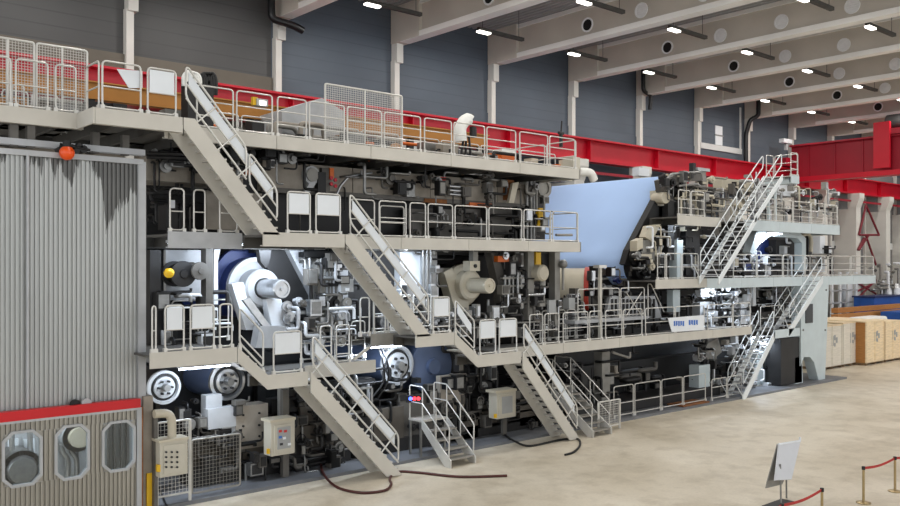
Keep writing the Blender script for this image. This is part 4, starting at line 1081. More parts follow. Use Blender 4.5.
part(t, 'post', 'machine_dark', 693, 163, 696, 178, YQ-.1, .2)
clutter(t, 664, 176, 702, 192, YQ, 26, ['machine_dark','grey_cast','steel_dull','cream','machine_black'], 'vhbf')
clutter(t, 680, 190, 712, 214, YQ+.1, 34, ['machine_dark','grey_cast','steel_dull','cream','mid_grey'], 'vhbf')
part(t, 'back_plate', 'machine_dark', 676, 186, 716, 214, YQ+1.0, .2)
# red-rimmed reel and lower calender area
t = thing('reel_drum', 'cream drum with a red rim below the paper web', 'drum', P(575,300,YQ+.6))
R = 26*PT(590,YQ)/FL; c = P(589,292,YQ+.8)
ax = Vector((.75,-1,0)).normalized()
obj('drum_shell', MB().lathe(c-ax*2.2, ax, [(0,0),(R*.95,0),(R*.95,2.1),(R*.3,2.1)], 36), 'cream', t)
obj('rim', MB().lathe(c-ax*.15, ax, [(R*.9,-.02),(R,0),(R,.15),(R*.84,.17),(R*.84,.05),(R*.8,.0)], 36), 'rim_red', t, label='red-orange rim')
obj('shaft', MB().lathe(c, ax, [(R*.34,-.1),(R*.34,.5),(R*.26,.55),(R*.26,.9),(0,.9)], 20), 'steel_dull', t)
t = thing('calender_frame', 'dark low calender section behind the right walkway rail, under the paper web', 'machine frame', (PX(610,YF), YF, .1))
part(t, 'frame_plate', 'machine_black', 560, 296, 660, 345, YF+1.2, .4)
part(t, 'frame_plate', 'machine_dark', 596, 266, 660, 300, YF+1.6, .4)
part(t, 'frame_plate', 'grey_cast', 575, 288, 600, 330, YF+.7, .3)
part(t, 'control_box', 'box_grey', 569, 298, 575, 309, YF-.3, .3)
clutter(t, 562, 292, 660, 336, YF+.4, 60, DK+['steel','light_grey'], 'vhbfx')
clutter(t, 590, 268, 636, 296, YF+.8, 30, DK+['steel','navy'], 'vhbf')
b = MB(); b.pprism([(610,296),(655,296),(662,318),(606,318)], YF+.2, .15); obj('perforated_cover', b, 'light_grey', t)
for k in range(12): part(t, 'cover_rib', 'machine_dark', 612+3.8*k, 299, 613.4+3.8*k, 316, YF+.15, .05)
part(t, 'base', 'machine_black', 566, 358, 742, 400, YF+1.4, .4); part(t, 'back_plate', 'machine_black', 556, 326, 748, 372, YF+2.0, .3)
part(t, 'base', 'machine_dark', 566, 398, 720, 410, YF-.4, 1.4)
clutter(t, 566, 362, 612, 410, YF+.3, 34, DK+['mid_grey'], 'vhbf')
clutter(t, 614, 362, 735, 400, YF+1.0, 40, ['machine_black','machine_dark','grey_cast','machine_brown'], 'vhb', r=(.04,.12))
part(t, 'pillar', 'mid_grey', 602, 352, 610, 400, YF, .4)
pipes(t, [[(612,352,YF-.6),(630,358,YF-.6),(630,352,YF-.6)]], 'mid_grey', .05)
t = thing('service_bridge', 'small tube-railed service bridge in front of the drum with the red rim', 'platform', (PX(618,20.9), 20.9, PZ(618,318,20.9)))
zz = PZ(618,318,20.9)
obj('deck', MB().box(PX(575,20.9), PX(648,20.9), 20.9, 21.5, zz-.12, zz), 'light_grey', t)
railing(t, [(PX(p,20.95), 20.95, zz) for p in (577, 600, 620, 645)], h=1.15)
b = MB(); a0 = P(626,292,20.95); a1 = P(642,316,20.95); b0 = P(642,292,20.95); b1 = P(626,316,20.95); b.tube([a0,a1], .02); b.tube([b0,b1], .02); obj('cross_brace', b, 'rail', t)
b = MB(); b.tube(rounded([P(648,318,20.95), P(648,284,20.95), P(651,284,20.95), P(664,312,20.95)], .05, False), .024); obj('handrail', b, 'rail', t)
obj('post', MB().box(PX(601,20.85)-.06, PX(601,20.85)+.06, 20.85, 20.95, ZK, PZ(601,268,20.85)), 'fascia', t)
obj('post_cap', MB().box(PX(601,20.85)-.22, PX(601,20.85)+.22, 20.75, 21.05, PZ(601,268,20.85), PZ(601,265,20.85)), 'rail', t)
t = thing('banner', 'white banner with blue marks tied to the low right walkway rail', 'banner', (PX(685,YB-.02), YB-.02, ZK))
obj('sheet', MB().pprism([(668,318),(704,315),(704,330),(672,332)], YB-.03, .02), 'white_paint', t)
b = MB()
for k in range(5): b.pprism([(674+2.2*k,321),(675.4+2.2*k,321),(675.4+2.2*k,326-(k%2)),(674+2.2*k,326)], YB-.045, .01)
for k in range(4): b.pprism([(689+2.4*k,320),(690.6+2.4*k,320),(690.6+2.4*k,325),(689+2.4*k,325-(k%2))], YB-.045, .01)
obj('blue_lettering', b, 'blue_mark', t, label='blue lettering')
# ================= right tower machine
t = thing('coater_frame', 'pale framed coating tower between the two right galleries', 'machine frame', (PX(760,YQ), YQ, .1))
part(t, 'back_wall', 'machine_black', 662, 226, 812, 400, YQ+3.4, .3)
part(t, 'column', 'pale_green', 677, 240, 683, 280, YQ-.2, .4); part(t, 'column', 'machine_dark', 686, 226, 700, 275, YQ+.4, .3)
b = MB(); b.pprism([(757,231),(800,233),(806,238),(806,272),(802,272),(802,243),(797,238),(770,236),(760,244),(753,254),(750,252)], YQ-.3, .4); obj('frame_arch', b, 'pale_green', t)
b = MB(); b.pprism([(764,240),(776,240),(774,262),(760,272),(748,272)], YQ+.8, .4); obj('inner_plate', b, 'navy', t)
part(t, 'drive_box', 'machine_dark', 776, 240, 796, 262, YQ+.4, .5)
part(t, 'column', 'white_paint', 820, 236, 825, 272, YQ+.6, .4); part(t, 'column', 'machine_black', 808, 236, 812, 262, YQ+.3, .4)
c = P(806,243,YQ); ring = bez([P(801,236,YQ), P(808,234,YQ), P(811,240,YQ), P(811,252,YQ)]); obj('bend_pipe', MB().tube(ring, .1, 8), 'cream', t)
clutter(t, 676, 222, 745, 272, YQ+.6, 60, BR+['cream','machine_dark','machine_dark','machine_black'], 'vhbf')
clutter(t, 740, 246, 835, 274, YQ+.6, 60, BR+['machine_dark','machine_black'], 'vhbf')
clutter(t, 752, 185, 838, 214, YQ+.3, 70, BR+['mid_grey','cream','machine_dark'], 'vhbfx')
clutter(t, 700, 176, 760, 212, YQ+.6, 34, MX+['cream','machine_brown'], 'vhbf')
part(t, 'cover', 'cream', 722, 180, 757, 192, YQ+1.4, .5, label='cream cover')
part(t, 'tank', 'white_paint', 776, 178, 797, 196, YQ+.6, .8, label='white tank'); part(t, 'blue_door', 'light_grey', 758, 190, 766, 208, YQ-.2, .2)
# below gallery 2
part(t, 'panel', 'white_paint', 701, 283, 715, 297, YQ, .3); part(t, 'panel', 'pale_green', 673, 290, 680, 312, YQ-.3, .3); part(t, 'panel', 'light_grey', 700, 302, 718, 322, YQ, .4)
part(t, 'panel', 'white_paint', 741, 298, 748, 324, YQ-.1, .3); part(t, 'panel', 'white_paint', 753, 280, 756, 306, YQ, .3); part(t, 'panel', 'machine_dark', 757, 281, 772, 312, YQ+.5, .3); part(t, 'panel', 'white_paint', 774, 280, 783, 306, YQ+.4, .3)
b = MB(); b.pprism([(722,281),(740,281),(742,300),(728,314),(722,304)], YQ+.4, .4); obj('bearing_arm', b, 'machine_dark', t)
clutter(t, 700, 282, 752, 332, YQ+.2, 90, BR+['machine_dark','machine_black','steel'], 'vhbfx')
clutter(t, 752, 284, 800, 330, YQ+.3, 36, BR+['machine_dark','machine_black'], 'vhbf')
clutter(t, 656, 282, 700, 318, YQ+.6, 24, DK, 'vhbf')
# ground level cold-lit machinery
part(t, 'plinth_box', 'pale_green', 699, 365, 710, 404, YQ-.5, .5); part(t, 'plinth_box', 'pale_green', 757, 350, 778, 385, YQ-.2, .8)
clutter(t, 696, 342, 728, 402, YQ, 40, BR+['machine_dark','machine_dark','grey_cast'], 'vhbf')
clutter(t, 722, 338, 778, 388, YQ, 80, BR+['machine_dark','machine_black','white_paint','white_paint'], 'vhbf')
b = MB(); b.pprism([(705,345),(718,338),(722,352),(710,362)], YQ-.1, .4); obj('housing', b, 'mid_grey', t)
# tower wall with arched foot
t = thing('stair_tower', 'pale green steel tower wall with arched foot at the right machine end', 'tower', (PX(812,YR), YR, .1))
q = YR+.02
foot = [(P(x,y,q).x, P(x,y,q).z) for x, y in ((801,282),(829,282),(825,381),(819,382),(814,362),(810,357),(804,357),(801,366))]
obj('tower_plate', MB().prism(foot, q, q+.5), 'pale_green', t)
part(t, 'side_plate', 'machine_dark', 781, 338, 802, 384, YR+.1, .8, label='dark grey side plate')
b = MB(); b.pprism([(795,358),(802,356),(803,384),(795,385)], YR+.1, .3); obj('foot_plate', b, 'pale_green', t)
part(t, 'base_block', 'machine_black', 721, 401, 751, 409, YR-.2, .5)
part(t, 'sign_plate', 'dial_dark', 806, 304, 813, 323, YR-.02, .04)
for k, (x, y) in enumerate(((803,290),(826,290),(803,330),(825,330))): bolts(t, [(x,y)], q, .05)
tube_light('bright white work light inside the coating tower below the middle right gallery', 728, 282, 20.9, 1.6, 110)
tube_light('work light inside the tower under the half landing', 760, 336, 21.2, 1.4, 90)
tube_light('work light inside the tower above the middle right gallery', 775, 233, 20.9, 1.4, 70)
tube_light('work light under the short beige gallery beside the paper web', 690, 222, 21.0, .9, 25)
# ================= top deck equipment
YT = 24.2
t = thing('monorail_beam', 'long ochre monorail beam behind the top gallery railing', 'beam', (20, YT, 10))
xa, xb = PX(-25,YT), PX(487,YT)
za, zb = PZ(365,132,YT), PZ(365,120,YT)
obj('web', MB().box(xa, xb, YT-.04, YT+.04, za, zb), 'monorail', t)
obj('flange', MB().box(xa, xb, YT-.15, YT+.15, zb, zb+.04), 'monorail', t); obj('flange', MB().box(xa, xb, YT-.15, YT+.15, za-.04, za), 'monorail', t)
for p in (10, 90, 170, 250, 330, 410, 480): obj('support', MB().box(PX(p,YT)-.1, PX(p,YT)+.1, YT-.1, YT+.1, ZU-.3, za-.04), 'machine_dark', t)
t = thing('deck_machinery', 'low machinery and pipework on the deck behind the long top railing', 'machinery', (PX(380,22.6), 22.6, ZU))
def deckclut(pa, pb, n, mats):
    for i in range(n):
        p = rng.uniform(pa, pb); y = rng.uniform(21.6, 23.4); x = PX(p, y); h = rng.uniform(.25,.8); k = rng.random(); m = rng.choice(mats)
        if k < .4: o = obj('housing', MB().box(x-.2, x+rng.uniform(.1,.5), y, y+.4, ZU-.05, ZU+h), m, t)
        elif k < .75: obj('pipe', MB().tube(rounded([(x,y,ZU-.05),(x,y,ZU+h),(x+rng.uniform(.5,1.8),y,ZU+h),(x+rng.uniform(.5,1.8),y+.2,ZU-.05)], .12, False), rng.uniform(.03,.08), 8), m, t)
        else: obj('flange', MB().lathe((x,y,ZU+h*.6), (0,-1,0), [(0,-.3),(.15,-.3),(.15,0),(.25,0),(.25,.06),(.1,.06),(.1,.14),(0,.14)], 14), m, t)
deckclut(190, 330, 22, ['steel_dull','machine_brown','mid_grey','orange','machine_dark'])
deckclut(330, 570, 60, ['steel_dull','machine_dark','cream','orange','mid_grey','monorail','machine_brown'])
deckclut(0, 185, 30, ['machine_dark','mid_grey','steel_dull','monorail','cream'])
t = thing('vent_hood', 'white sloped cover plate on the top deck beside the mesh screen', 'cover', P(300,125,22.8))
b = MB(); b.pprism([(282,110),(322,98),(345,112),(345,138),(282,134)], 22.8, 1.4); obj('cover', b, 'light_grey', t)
t = thing('floodlight', 'small yellow and grey floodlight on the top gallery rail', 'floodlight', P(262,106,YB+.1))
part(t, 'bracket', 'yellow', 253, 97, 258, 105, YB+.1, .1); part(t, 'lamp_head', 'box_grey', 257, 99, 268, 106, YB+.05, .2); part(t, 'lens', 'lamp_lens', 260, 101, 266, 105, YB+.03, .02)
# white covered spotlight on the rail
c = P(467,132,YB+.7)
t = thing('swivel_device', 'white hooded swivel device standing above the long top railing', 'device', c)
s_ = PT(467,YB+.7)/FL
b = MB()
b.tube(bez([c+Vector((-8*s_,0,-10*s_)), c+Vector((-9*s_,0,2*s_)), c+Vector((-4*s_,0,10*s_)), c+Vector((2*s_,0,13*s_))]), .2, 10); obj('arm_cover', b, 'cloth_white', t)
b = MB(); b.lathe(c+Vector((-1*s_,0,14*s_)), (1,0,.25), [(0,-.12),(.12,-.1),(.15,.05),(.1,.2),(.04,.32),(0,.33)], 16); obj('head', b, 'cloth_white', t)
b = MB(); b.cyl(c+Vector((5*s_,0,17*s_)), c+Vector((8*s_,0,17.6*s_)), .045, 10); obj('nozzle', b, 'rubber', t)
b = MB(); b.cyl(c+Vector((8*s_,0,-4*s_)), c+Vector((8*s_,0,6*s_)), .11, 12); b.cyl(c+Vector((12*s_,.1,-4*s_)), c+Vector((12*s_,.1,5*s_)), .1, 12); obj('actuator', b, 'machine_dark', t)
b = MB(); 
for dx in (-8, -2, 5): b.tube([c+Vector((dx*s_,0,-24*s_)), c+Vector((dx*.5*s_,0,-4*s_))], .04)
obj('leg', b, 'machine_dark', t)
c = P(561,147,YB+1)
t = thing('upright_valve', 'dark upright valve at the end of the long top railing', 'valve', c)
b = MB(); b.cyl(c, c+Vector((0,0,.5)), .07, 10); b.cyl(c+Vector((-.12,0,.5)), c+Vector((.12,0,.5)), .06, 10); b.tube([c+Vector((0,0,.5)), c+Vector((.05,0,.95))], .03); obj('body', b, 'machine_dark', t)
# black and white hoses at the stair head
c = P(193,82,YB+1.2); s_ = PT(193,YB+1.2)/FL
t = thing('hose_bundle', 'coiled white and black hoses standing at the head of the topmost stair', 'hose', P(197,120,YB+1.2))
b = MB()
for k in range(3): b.tube(bez([P(184+3*k,86,YB+1.2), P(184+3*k,77,YB+1.2), P(189+3*k,72+k,YB+1.2), P(195+2*k,77,YB+1.2), P(196+2*k,84,YB+1.2)]), .06, 8)
obj('white_hose', b, 'cloth_white', t)
b = MB()
for k in range(4): b.tube(bez([P(201+2.5*k,95,YB+1.3), P(201+2.5*k,78,YB+1.3), P(205+2.5*k,74,YB+1.3), P(208+2.5*k,80,YB+1.3), P(208+2.5*k,95,YB+1.3)]), .06, 8)
obj('black_hose', b, 'rubber', t)
obj('stand', MB().box(PX(186,YB+1.2), PX(212,YB+1.2), YB+1.1, YB+1.5, ZU, PZ(199,84,YB+1.2)), 'machine_dark', t)
# pipe end at the gallery end by the web
c = P(585,176,21); 
obj('pipe_elbow', MB().tube(bez([P(580,172,21.2), P(590,173,21), P(594,180,21)]), .16, 12), 'cloth_white', label='white pipe elbow at the end of the long top gallery', cat='pipe')
t = thing('end_box', 'beige box at the end of the long top gallery rail', 'box', P(579,167,20.8)); part(t, 'body', 'box_beige', 573, 157, 580, 170, 20.6, .5)
obj('roof_box', pxbox(MB(), 639, 168, 649.5, 176, 26, .4), 'white_paint', label='small white box above the top edge of the paper web', cat='box')
# ================= control cabinets at the front
def cabinet(label, pa, qa, pb, qb, Y, d, door=True, window=False):
    t = thing('control_cabinet', label, 'cabinet', P((pa+pb)/2, qb, Y))
    part(t, 'housing', 'box_beige', pa, qa, pb, qb, Y, d, bevel=.02)
    w = pb-pa; h = qb-qa
    part(t, 'rain_roof', 'cream', pa-.8, qa-1.2, pb+.8, qa+1.2, Y-.06, d+.1)
    o = part(t, 'door', 'box_beige', pa+w*.14, qa+h*.12, pb-w*.08, qb-h*.08, Y-.03, .03, bevel=.008)
    if window:
        part(t, 'window', 'dial_dark' if window == 1 else 'box_grey', pa+w*.28, qa+h*.2, pb-w*.18, qb-h*.18, Y-.05, .02)
    return t
t = cabinet('beige control box on a curved cream arm beside the hood edge', 160, 440, 188, 476, 19.3, .35)
b = MB()
for i in range(3):
    for j in range(4): c = P(166+5.5*i, 452+5*j, 19.26); b.cyl(c, c+Vector((0,-.03,0)), .025, 10)
obj('push_button', b, 'dial_dark', t)
b = MB(); b.tube(rounded([P(154,414,19.5), P(168,413,19.5), P(172,419,19.5), P(172,441,19.5)], .2, False), .1, 12); obj('support_arm', b, 'cream', t)
part(t, 'warning_light', 'yellow', 157.5, 465, 160.5, 472, 19.3, .1)
obj('post', MB().box(PX(153.5,19.6), PX(157,19.6), 19.55, 19.7, .02, PZ(155,411,19.6)), 'grey_cast', t)
t = cabinet('beige control cabinet with a window under the lower left landing', 271, 420, 295, 455, 20.15, .4, window=2)
for k, (p, q, m) in enumerate(((279,430,'red_mark'),(284,430,'red_mark'),(279,436,'blue_mark'),(283,437,'white_paint'),(288,443,'white_paint'),(280,443,'dial_dark'))): part(t, 'indicator', m, p, q, p+3, q+2.4, 20.09, .02)
obj('post', MB().box(PX(284,20.5), PX(290,20.5), 20.55, 20.7, .1, PZ(287,390,20.5)), 'grey_cast', t); part(t, 'warning_light', 'yellow', 268, 449, 270, 454, 20.1, .08)
t = cabinet('single grey-beige cabinet under the lowest landing', 497, 391, 516, 418, 20.3, .4, window=2)
obj('post', MB().box(PX(505,20.6), PX(509,20.6), 20.7, 20.8, .1, PZ(507,392,20.6)), 'grey_cast', t); part(t, 'warning_light', 'yellow', 495, 414, 497, 418, 20.25, .06)
t = thing('junction_box', 'small grey junction box beside the middle stair stringer', 'box', P(347,292,20.9)); part(t, 'body', 'box_grey', 341, 279, 353.5, 292, 20.9, .25); part(t, 'label_plate', 'white_paint', 346, 288, 349.5, 291, 20.88, .02); obj('bracket', MB().box(PX(347,20.9)-.1, PX(347,20.9)+.1, 21.1, 21.4, PZ(347,290,20.9), PZ(347,281,20.9)), 'grey_cast', t)
t = thing('guard_fence', 'light wire mesh guard fence behind the beige control box at the hood edge', 'fence', (PX(172,19.8), 19.8, 0))
mesh_screen(t, PX(157,20.1), PX(190,20.1), 20.1, .3, PZ(175,421,20.1), posts=1, step=.09, r=.004, name='fence_panel')
mesh_screen(t, PX(192,20.25), PX(240,20.25), 20.25, .2, PZ(215,437,20.25), posts=1, step=.09, r=.0035, name='fence_panel', m='rail_dark')
for p in (157, 190): obj('post', MB().box(PX(p,20.1)-.03, PX(p,20.1)+.03, 20.08, 20.14, .09, PZ(175,421,20.1)), 'rail', t)
# ================= floor hoses and cables
def floorline(name, label, pix, r, m, cat='hose', z=None):
    b = MB(); b.tube(bez([(G(p, q) if G(p, q).y < 20.0 else G(p, q, .09))+Vector((0,0,r+.002)) for p, q in pix], 12), r, 8)
    return obj(name, b, m, label=label, cat=cat)
floorline('hose', 'dark red hose curving over the floor by the foot of the long stair', [(321,462),(323,474),(336,488),(360,494),(384,492),(391,486),(390,479),(399,473),(420,474),(460,478),(507,477)], .035, 'hose_red')
floorline('cable', 'black cable lying on the floor at the foot of the last long stair', [(505,436),(514,442),(530,447),(560,441),(577,440),(580,446),(574,453),(565,456)], .035, 'rubber', 'cable')
floorline('cable', 'thin dark cable on the plinth below the beige control box', [(159,488),(162,496),(166,505),(171,520)], .02, 'rubber', 'cable')
t = obj('floor_plate', MB().box(G(676,406,.1).x, G(708,402,.1).x, 20.1, 20.9, .095, .14), 'rust', label='rust-stained plate lying on the plinth under the right walkway', cat='plate')
# ================= stanchions, sign
def stanchion(label, px, ptop, pbase=None, fl=None):
    f = fl if fl is not None else G(px, pbase)
    t = thing('stanchion', label, 'stanchion', (f.x, f.y, 0), 'brass barrier posts with red belts')
    h = .9
    obj('base', MB().lathe((f.x,f.y,0), (0,0,1), [(0,.0),(.17,.0),(.17,.02),(.12,.035),(.03,.05),(0,.05)], 28), 'brass', t)
    obj('pole', MB().cyl((f.x,f.y,.04), (f.x,f.y,h-.06), .03, 14), 'brass', t)
    obj('belt_head', MB().cyl((f.x,f.y,h-.08), (f.x,f.y,h), .042, 14), 'rubber', t)
    return f
s1 = stanchion('brass barrier post at the left end of the right-hand red belt', 863.5, 470, 503)
s2 = stanchion('brass barrier post farthest to the right, with belts on both sides', 895, 461, 491.5)
t3 = FL*(H-.9)/(488-HY); a_, b_ = ray(822); s3 = stanchion('brass barrier post just right of the tilted white sign board', 822, 488, fl=Vector((a_*t3, b_*t3, 0)))
t3 = FL*(H-.9)/(503.5-HY); a_, b_ = ray(782); s4 = stanchion('brass barrier post just below the tilted white sign board, only its head showing', 782, 503, fl=Vector((a_*t3, b_*t3, 0)))
def belt(label, a, c):
    pts = []
    for i in range(13):
        f = i/12; p = a.lerp(c, f); pts.append((p.x, p.y, .86-.06*math.sin(math.pi*f)))
    b = MB(); vs = []; fs = []
    d = (c-a).normalized(); n = Vector((-d.y, d.x, 0))*.004
    for p in pts:
        p = Vector(p); vs += [p-n-Vector((0,0,.03)), p-n+Vector((0,0,.03)), p+n+Vector((0,0,.03)), p+n-Vector((0,0,.03))]
    for i in range(12):
        k = 4*i
        for j in range(4): fs.append((k+j, k+(j+1) % 4, k+4+(j+1) % 4, k+4+j))
    b.add(vs, fs)
    obj('barrier_belt', b, 'red_belt', label=label, cat='belt')
belt('red belt between the two barrier posts at the right', s1, s2)
belt('red belt running from the last barrier post out of the picture', s2, s2+(s2-s1)*.9)
belt('red belt between the two barrier posts under the tilted sign', s4, s3)
belt('red belt leaving the picture below the tilted sign', s4+(s4-s3)*.9, s4)
Ys = 17.0
f = G(776, 509); d0 = f.y
t = thing('sign_stand', 'tilted white information board on a slim steel stand by the red belts', 'sign', (f.x, f.y, 0))
def SP_(px, py, dy=0): return P(px, py, d0+dy)
c4 = [SP_(778.5,444.5,.35), SP_(800,441,.35), SP_(791,479.5,-.02), SP_(774.5,480.5,-.02)]
n = (c4[1]-c4[0]).cross(c4[3]-c4[0]).normalized()*.02
b = MB(); b.add([p-n for p in c4]+[p+n for p in c4], [(0,1,2,3),(7,6,5,4),(0,4,5,1),(1,5,6,2),(2,6,7,3),(3,7,4,0)]); obj('board', b, 'sign_face', t)
b = MB(); b.tube([c4[0], c4[1], c4[1]+Vector((0,0,.1))], .03, 8); obj('top_clip', b, 'white_paint', t)
q4 = [c4[0]+Vector((0,.03,0)), c4[3]+Vector((0,.18,-.05)), c4[3]+Vector((-.03,.2,-.22)), c4[2]+Vector((-.05,.2,-.15)), c4[2]+Vector((0,.15,0)), c4[1]+Vector((0,.03,0))]
b = MB(); b.add(q4+[p+Vector((0,.02,0)) for p in q4], [(0,1,2,3,4,5),(11,10,9,8,7,6)]+[(i,i+6,(i+1)%6+6,(i+1)%6) for i in range(6)]); obj('back_flap', b, 'mid_grey', t)
l1 = (c4[3]+c4[2])/2
for xx, yy in ((.1,.1),(.75,.3)): obj('leg', MB().tube([(l1.x+xx, l1.y+yy, .02), (l1.x+xx*.8, l1.y+yy*.6+.05, l1.z+.35)], .022, 8), 'steel_dull', t)
obj('base_plate', MB().box(l1.x-.35, l1.x+.6, l1.y, l1.y+.35, 0, .025), 'machine_dark', t)
# ================= crates and the far right
def crate(label, pa, pb, ybase, hpx, Y=None, d=2.0, m='wood_light', side='wood_brown', z0=.14, marks=1, group='wooden transport crates'):
    xa, xb = PX(pa,Y), PX(pb,Y)-.04
    s = PT((pa+pb)/2, Y)/FL; h = hpx*s
    t = thing('transport_crate', label, 'crate', ((xa+xb)/2, Y+d/2, z0-.14 if z0 < .2 else z0), group)
    obj('front_panel', MB().box(xa, xb, Y, Y+.05, z0, z0+h), m, t)
    obj('side_panel', MB().box(xa, xa+.05, Y+.05, Y+d, z0, z0+h), side, t); obj('side_panel', MB().box(xb-.05, xb, Y+.05, Y+d, z0, z0+h), side, t)
    obj('back_panel', MB().box(xa+.05, xb-.05, Y+d-.05, Y+d, z0, z0+h), m, t)
    obj('lid', MB().box(xa-.03, xb+.03, Y-.03, Y+d, z0+h, z0+h+.06), 'wood_light', t)
    for x in (xa, (xa+xb)/2-.05, xb-.1): obj('batten', MB().box(x, x+.1, Y-.03, Y, z0, z0+h), m, t)
    if z0 < .2:
        for x in (xa, (xa+xb)/2-.08, xb-.16): obj('skid', MB().box(x, x+.16, Y, Y+d, .0, z0), 'wood_pallet', t)
        obj('skid', MB().box(xa, xb, Y, Y+.1, .1, z0), 'wood_pallet', t)
    b = MB(); xm = xa+(xb-xa)*.62; zm = z0+h*.62; w = min(.35, (xb-xa)*.2)
    b.box(xm-w, xm-w*.3, Y-.012, Y, zm-.25, zm+.3); b.box(xm-w*.2, xm+w*.3, Y-.012, Y, zm+.05, zm+.35); b.box(xm-w*.2, xm+w*.3, Y-.012, Y, zm-.3, zm-.1); b.box(xm+w*.4, xm+w, Y-.012, Y, zm-.1, zm+.2)
    obj('stencil_mark', b, 'box_grey', t)
YK = 21.9
crate('whitewashed crate nearest the stair tower', 822, 842.5, 372, 40, YK+.6, m='wood_white', side='wood_white')
crate('second whitewashed crate from the stair tower', 843, 859, 367, 40, YK+.6, m='wood_white', side='wood_white')
crate('pale wooden crate with a brown left side next to the whitewashed crates', 866, 884, 366, 40, YK, d=4.4)
crate('pale wooden crate farthest right in the front row', 885, 901, 360, 37, YK, d=4.2)
crate('low brown wooden crate behind the front row of crates', 830, 866, 330, 11, 29, d=2, m='wood_brown', z0=.14)
crate('long brown crate by the blue container', 868, 893, 325, 13, 28, d=2, m='wood_brown', z0=.14)
t = thing('tarp_bundle', 'cream wrapped bundle lying on top of the crates', 'bundle', P(868,322,24.0)); b = MB(); c = P(868,320.5,24.0); b.cbox(c, 3.2, 1.2, .5); obj('wrap', b, 'cloth_white', t, bevel=.15)
t = thing('container', 'blue skip container beyond the crates at the right edge', 'container', P(890,312,31))
x0 = PX(874,29.6); zz = PZ(890,297,29.6); obj('body', MB().box(x0, x0+6, 29.6, 31.2, .01, zz), 'tarp_blue', t); obj('rim', MB().box(x0-.1, x0+6.1, 29.5, 31.3, zz, zz+.12), 'navy', t)
t = thing('container', 'bright blue crate at the right edge between brown crates', 'container', P(897,325,29)); x0 = PX(893,27); obj('body', MB().box(x0, x0+4, 26.3, 27.9, .0, PZ(897,313,26.3)), 'tarp_blue', t)
for k, (q, lb) in enumerate(((306,'long brown timber beam stack beyond the crates, upper'),(312,'long brown timber beam lying lower beyond the crates'))):
    obj('timber_beam', pxbox(MB(), 838, q, 905, q+4.5, 28.9-k*.5, .5), 'wood_brown', label=lb, cat='timber')
t = thing('storage_rack', 'white rack of poles and boards far behind the crates', 'rack', P(846,300,31.5))
for p in (832, 840, 848, 856): obj('post', pxbox(MB(), p, 272, p+1.6, 330, 31.5, .15), 'white_paint', t)
for q in (278, 290, 302): obj('shelf', pxbox(MB(), 830, q, 858, q+1.2, 31.5, 1), 'light_grey', t)
obj('panel', pxbox(MB(), 842, 279, 856, 312, 32.6, .1), 'white_paint', t)
t = thing('process_unit', 'silvery process vessels and pipes far behind at the right edge', 'machinery', P(886,300,31.8))
for p, q, r in ((880,290,.45),(888,284,.6),(896,288,.5)): c = P(p, 303, 32.2); b = MB(); b.lathe((c.x,31.7-.1,.01), (0,0,1), [(0,0),(r,0),(r,3.2+r),(r*.7,3.6+r),(0,3.7+r)], 18); obj('vessel', b, 'steel', t)
clutter(t, 872, 262, 900, 300, 31.9, 30, ['steel','steel_dull','mid_grey','white_paint'], 'vhf', r=(.05,.14))
t = thing('red_hoist_frame', 'red lattice frame hanging beside the corbelled wall column', 'frame', P(868,268,32.2))
yv = 32.2
for a, c in (((866,205),(859,235)),((866,205),(879,235)),((860,235),(879,235)),((864,238),(858,250)),((866,236),(876,265)),((859,250),(868,236))):
    obj('strut', MB().tube([P(*a,yv), P(*c,yv)], .1, 6), 'lattice_red', t)
for a, c in (((856,292),(876,282)),((856,282),(876,294)),((858,298),(876,280))): obj('strut', MB().tube([P(*a,yv), P(*c,yv)], .08, 6), 'lattice_red', t)
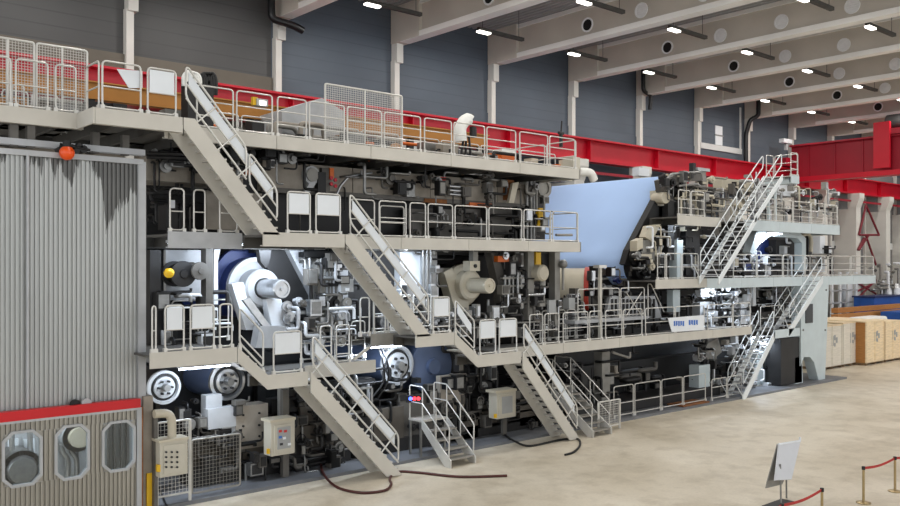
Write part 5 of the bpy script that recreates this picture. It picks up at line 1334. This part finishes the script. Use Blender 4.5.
# ================= bridge crane
t = thing('bridge_crane', 'red overhead bridge crane spanning the hall at the far right', 'crane', (PX(790,33), 20, 13.4))
X0 = PX(789, 32.6); z0, z1 = 12.1, 14.8
o = obj('girder', MB().box(X0, X0+.5, -6, 32.4, z0+.35, z1), 'red_dark', t)
for y in range(-5, 32, 2): obj('stiffener', MB().box(X0-.1, X0, y, y+.08, z0+.35, z1), 'red_dark', t)
obj('bottom_flange', MB().box(X0-.45, X0+.7, -6, 32.4, z0, z0+.35), 'red', t)
obj('top_flange', MB().box(X0-.35, X0+.6, -6, 32.4, z1, z1+.12), 'red_dark', t)
obj('girder', MB().box(X0+3, X0+3.5, -6, 32.4, z0+.35, z1), 'red_dark', t)
obj('end_carriage', MB().box(X0-1, X0+4.5, 32.3, 33.3, 13.34, 13.95), 'red_dark', t)
t2 = thing('crane_trolley', 'red hoist trolley standing on the bridge crane girders', 'hoist', (X0+2, 23, z1+.12))
yy = 23.0
a = ray(879); k = X0/a[0]; yy = a[1]*k
obj('frame', MB().box(X0-.6, X0+4, yy-2.2, yy+.1, z1+.12, z1+.5), 'red_dark', t2); obj('side_plate', MB().box(X0-.7, X0-.5, yy-1.0, yy+.1, z0+.5, z1+1.0), 'red', t2)
obj('drum', MB().cyl((X0+1, yy-1.8, z1+1.1), (X0+1, yy-.2, z1+1.1), .6, 20), 'machine_dark', t2); obj('motor', MB().cyl((X0+2.4, yy-1.6, z1+.9), (X0+2.4, yy-.6, z1+.9), .4, 16), 'machine_black', t2)
t = thing('floodlight', 'small white floodlight on the roof column above the right stair head', 'lamp', P(787,142,33)); part(t, 'head', 'white_paint', 784, 139, 792, 143, 33.0, .4)
part(t, 'arm', 'light_grey', 786.5, 143, 788, 150, 33.1, .2)
# ================= daylight and exposure
w = bpy.data.worlds.new('world'); S.world = w; w.use_nodes = True
bg = w.node_tree.nodes['Background']; bg.inputs[0].default_value = (.95, .97, 1, 1); bg.inputs[1].default_value = 1.42
S.view_settings.view_transform = 'Standard'; S.view_settings.look = 'None'; S.view_settings.gamma = 1; S.view_settings.exposure = 0.12
S.view_settings.use_curve_mapping = False
S.cycles.max_bounces = 6; S.cycles.diffuse_bounces = 3; S.cycles.glossy_bounces = 3; S.cycles.transparent_max_bounces = 8; S.cycles.caustics_reflective = False; S.cycles.caustics_refractive = False
S.cycles.sample_clamp_indirect = 6
